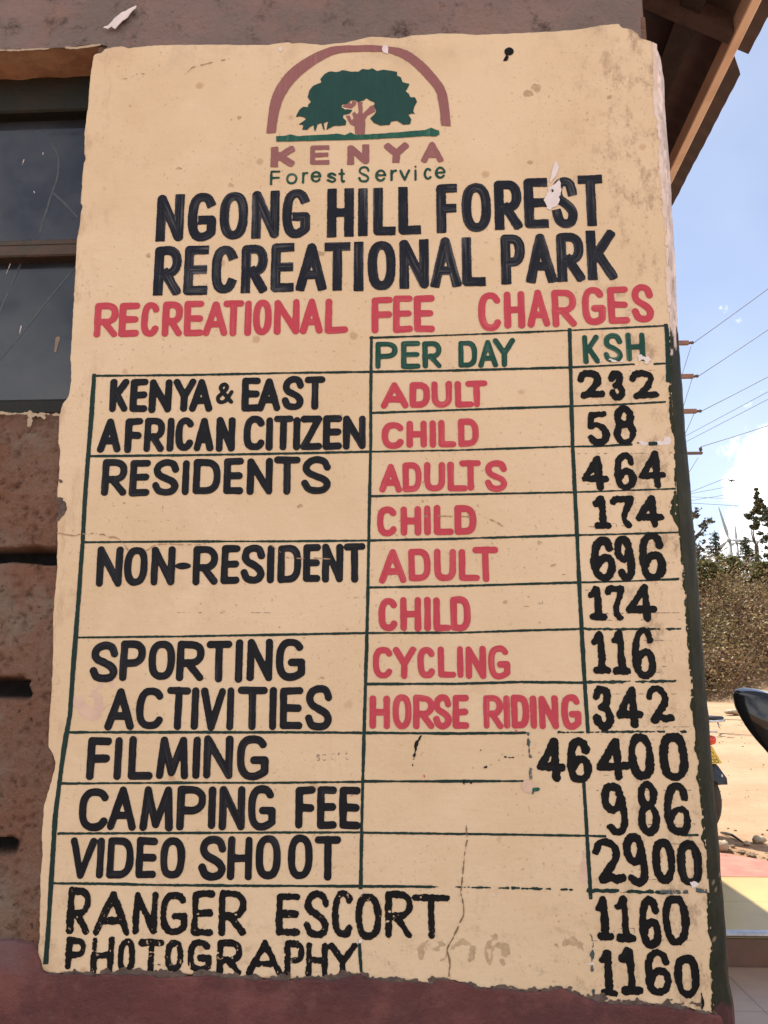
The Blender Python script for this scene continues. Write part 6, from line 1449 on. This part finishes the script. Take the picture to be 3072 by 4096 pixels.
    # steering
    B().tube([(.30, .38, 1.03), (.33, .30, 1.05), (.36, .16, 1.06), (.38, .08, 1.0), (.38, -.08, 1.0), (.36, -.16, 1.06), (.33, -.30, 1.05), (.30, -.38, 1.03)], .011, 8).build('handlebar', M['chrome'], t, True)
    for s in (-1, 1): B().tube([(.29, s*.40, 1.025), (.33, s*.29, 1.05)], .018, 10).build('grip', M['rubber'], t, True)
    V, F = loft([oval(.40, .93, .04, .04), oval(.46, .93, .085, .085, 14, 1), oval(.53, .93, .095, .095, 14, 1)]); hl = mk('headlight', V, F, M['gloss'], t, True)
    V, F = loft([oval(.53, .93, .09, .09, 14, 1), oval(.55, .93, .075, .075, 14, 1), oval(.558, .93, .03, .03, 14, 1)]); mk('headlight_lens', V, F, M['reflector'], hl, True)
    B().tube([(-.1, .12, .33), (-.16, .24, .04)], .010, 6).build('side_stand', M['blackplastic'], t, True)
    for s in (-1, 1): B().tube([(.02, s*.12, .30), (.02, s*.24, .30)], .014, 8).build('foot_peg', M['rubber'], t, True)
    # mirrors: rounded teardrop face turned to the rider, domed housing behind, on a bent stem
    prof = [(2951,2803),(2953,2788),(2960,2778),(2975,2770),(3000,2766),(3040,2768),(3085,2777),(3135,2795),(3185,2825),(3225,2870),(3240,2925),(3228,2985),(3190,3030),(3140,3050),(3100,3042),(3072,3019),(3047,2989),(3020,2956),(2989,2910),(2967,2867),(2955,2835)]
    pr = catmull(prof, 3, True)[:-1]; yz = np.stack([-(pr[:, 0]-3100)*MS, -(pr[:, 1]-2900)*MS], 1)
    for s in (1, -1):
        ctr = MIR*np.array([1, s, 1]); rings = []
        cen = yz.mean(0)
        for dx, k, dz in ((.0035, .80, 0), (.001, .90, 0), (-.0035, .955, 0), (-.005, .985, 0), (-.002, 1.0, 0), (.006, 1.0, .002), (.016, .97, .006), (.027, .88, .012), (.036, .70, .013), (.041, .42, .010), (.042, .15, .008)):
            q = cen+(yz-cen)*k; rings.append([ctr+np.array([dx, s*a, b_+dz]) for a, b_ in q])
        V, F = loft(rings[3:] if s == 1 else [r[::-1] for r in rings[3:]]); mr = mk('mirror', V, F, M['gloss'], t, True)
        gl = [[ctr+np.array([dx, s*a, b_]) for a, b_ in cen+(yz-cen)*k] for dx, k in ((-.0042, .955), (-.0015, .93), (.0012, .86), (.0022, .62), (.0026, .3), (.0027, .05))]
        V, F = loft(gl if s == 1 else [r[::-1] for r in gl]); mk('mirror_face', V, F, M['gloss'], mr, True)
        B().tube([(.33, s*.26, 1.05), (.36, s*.27, 1.12), (.40, s*.32, MIR[2]-.09), (.42, s*.36, MIR[2]-.03)], .006, 8).build('mirror_stem', M['blackplastic'], t, True)
    return t
far = motorcycle('motorcycle parked half behind the wall corner, its yellow number plate and mudflap showing')
near = copy_tree(far); near['label'] = 'motorcycle beside the building corner of which only the big black mirror is in the photo'
ang = R(120); cpt = px_z(2774, 3338, ZT+.02); f2 = np.array([math.cos(ang), math.sin(ang), 0])
far.location = tuple(cpt+.62*f2); far.location.z = float(gh(cpt[0], cpt[1]))+.01; far.rotation_euler = (R(0), 0, ang)
a2 = R(90); near.rotation_euler = (0, 0, a2)
near.location = (MP[0]+MIR[1], MP[1]-MIR[0], 0.0)
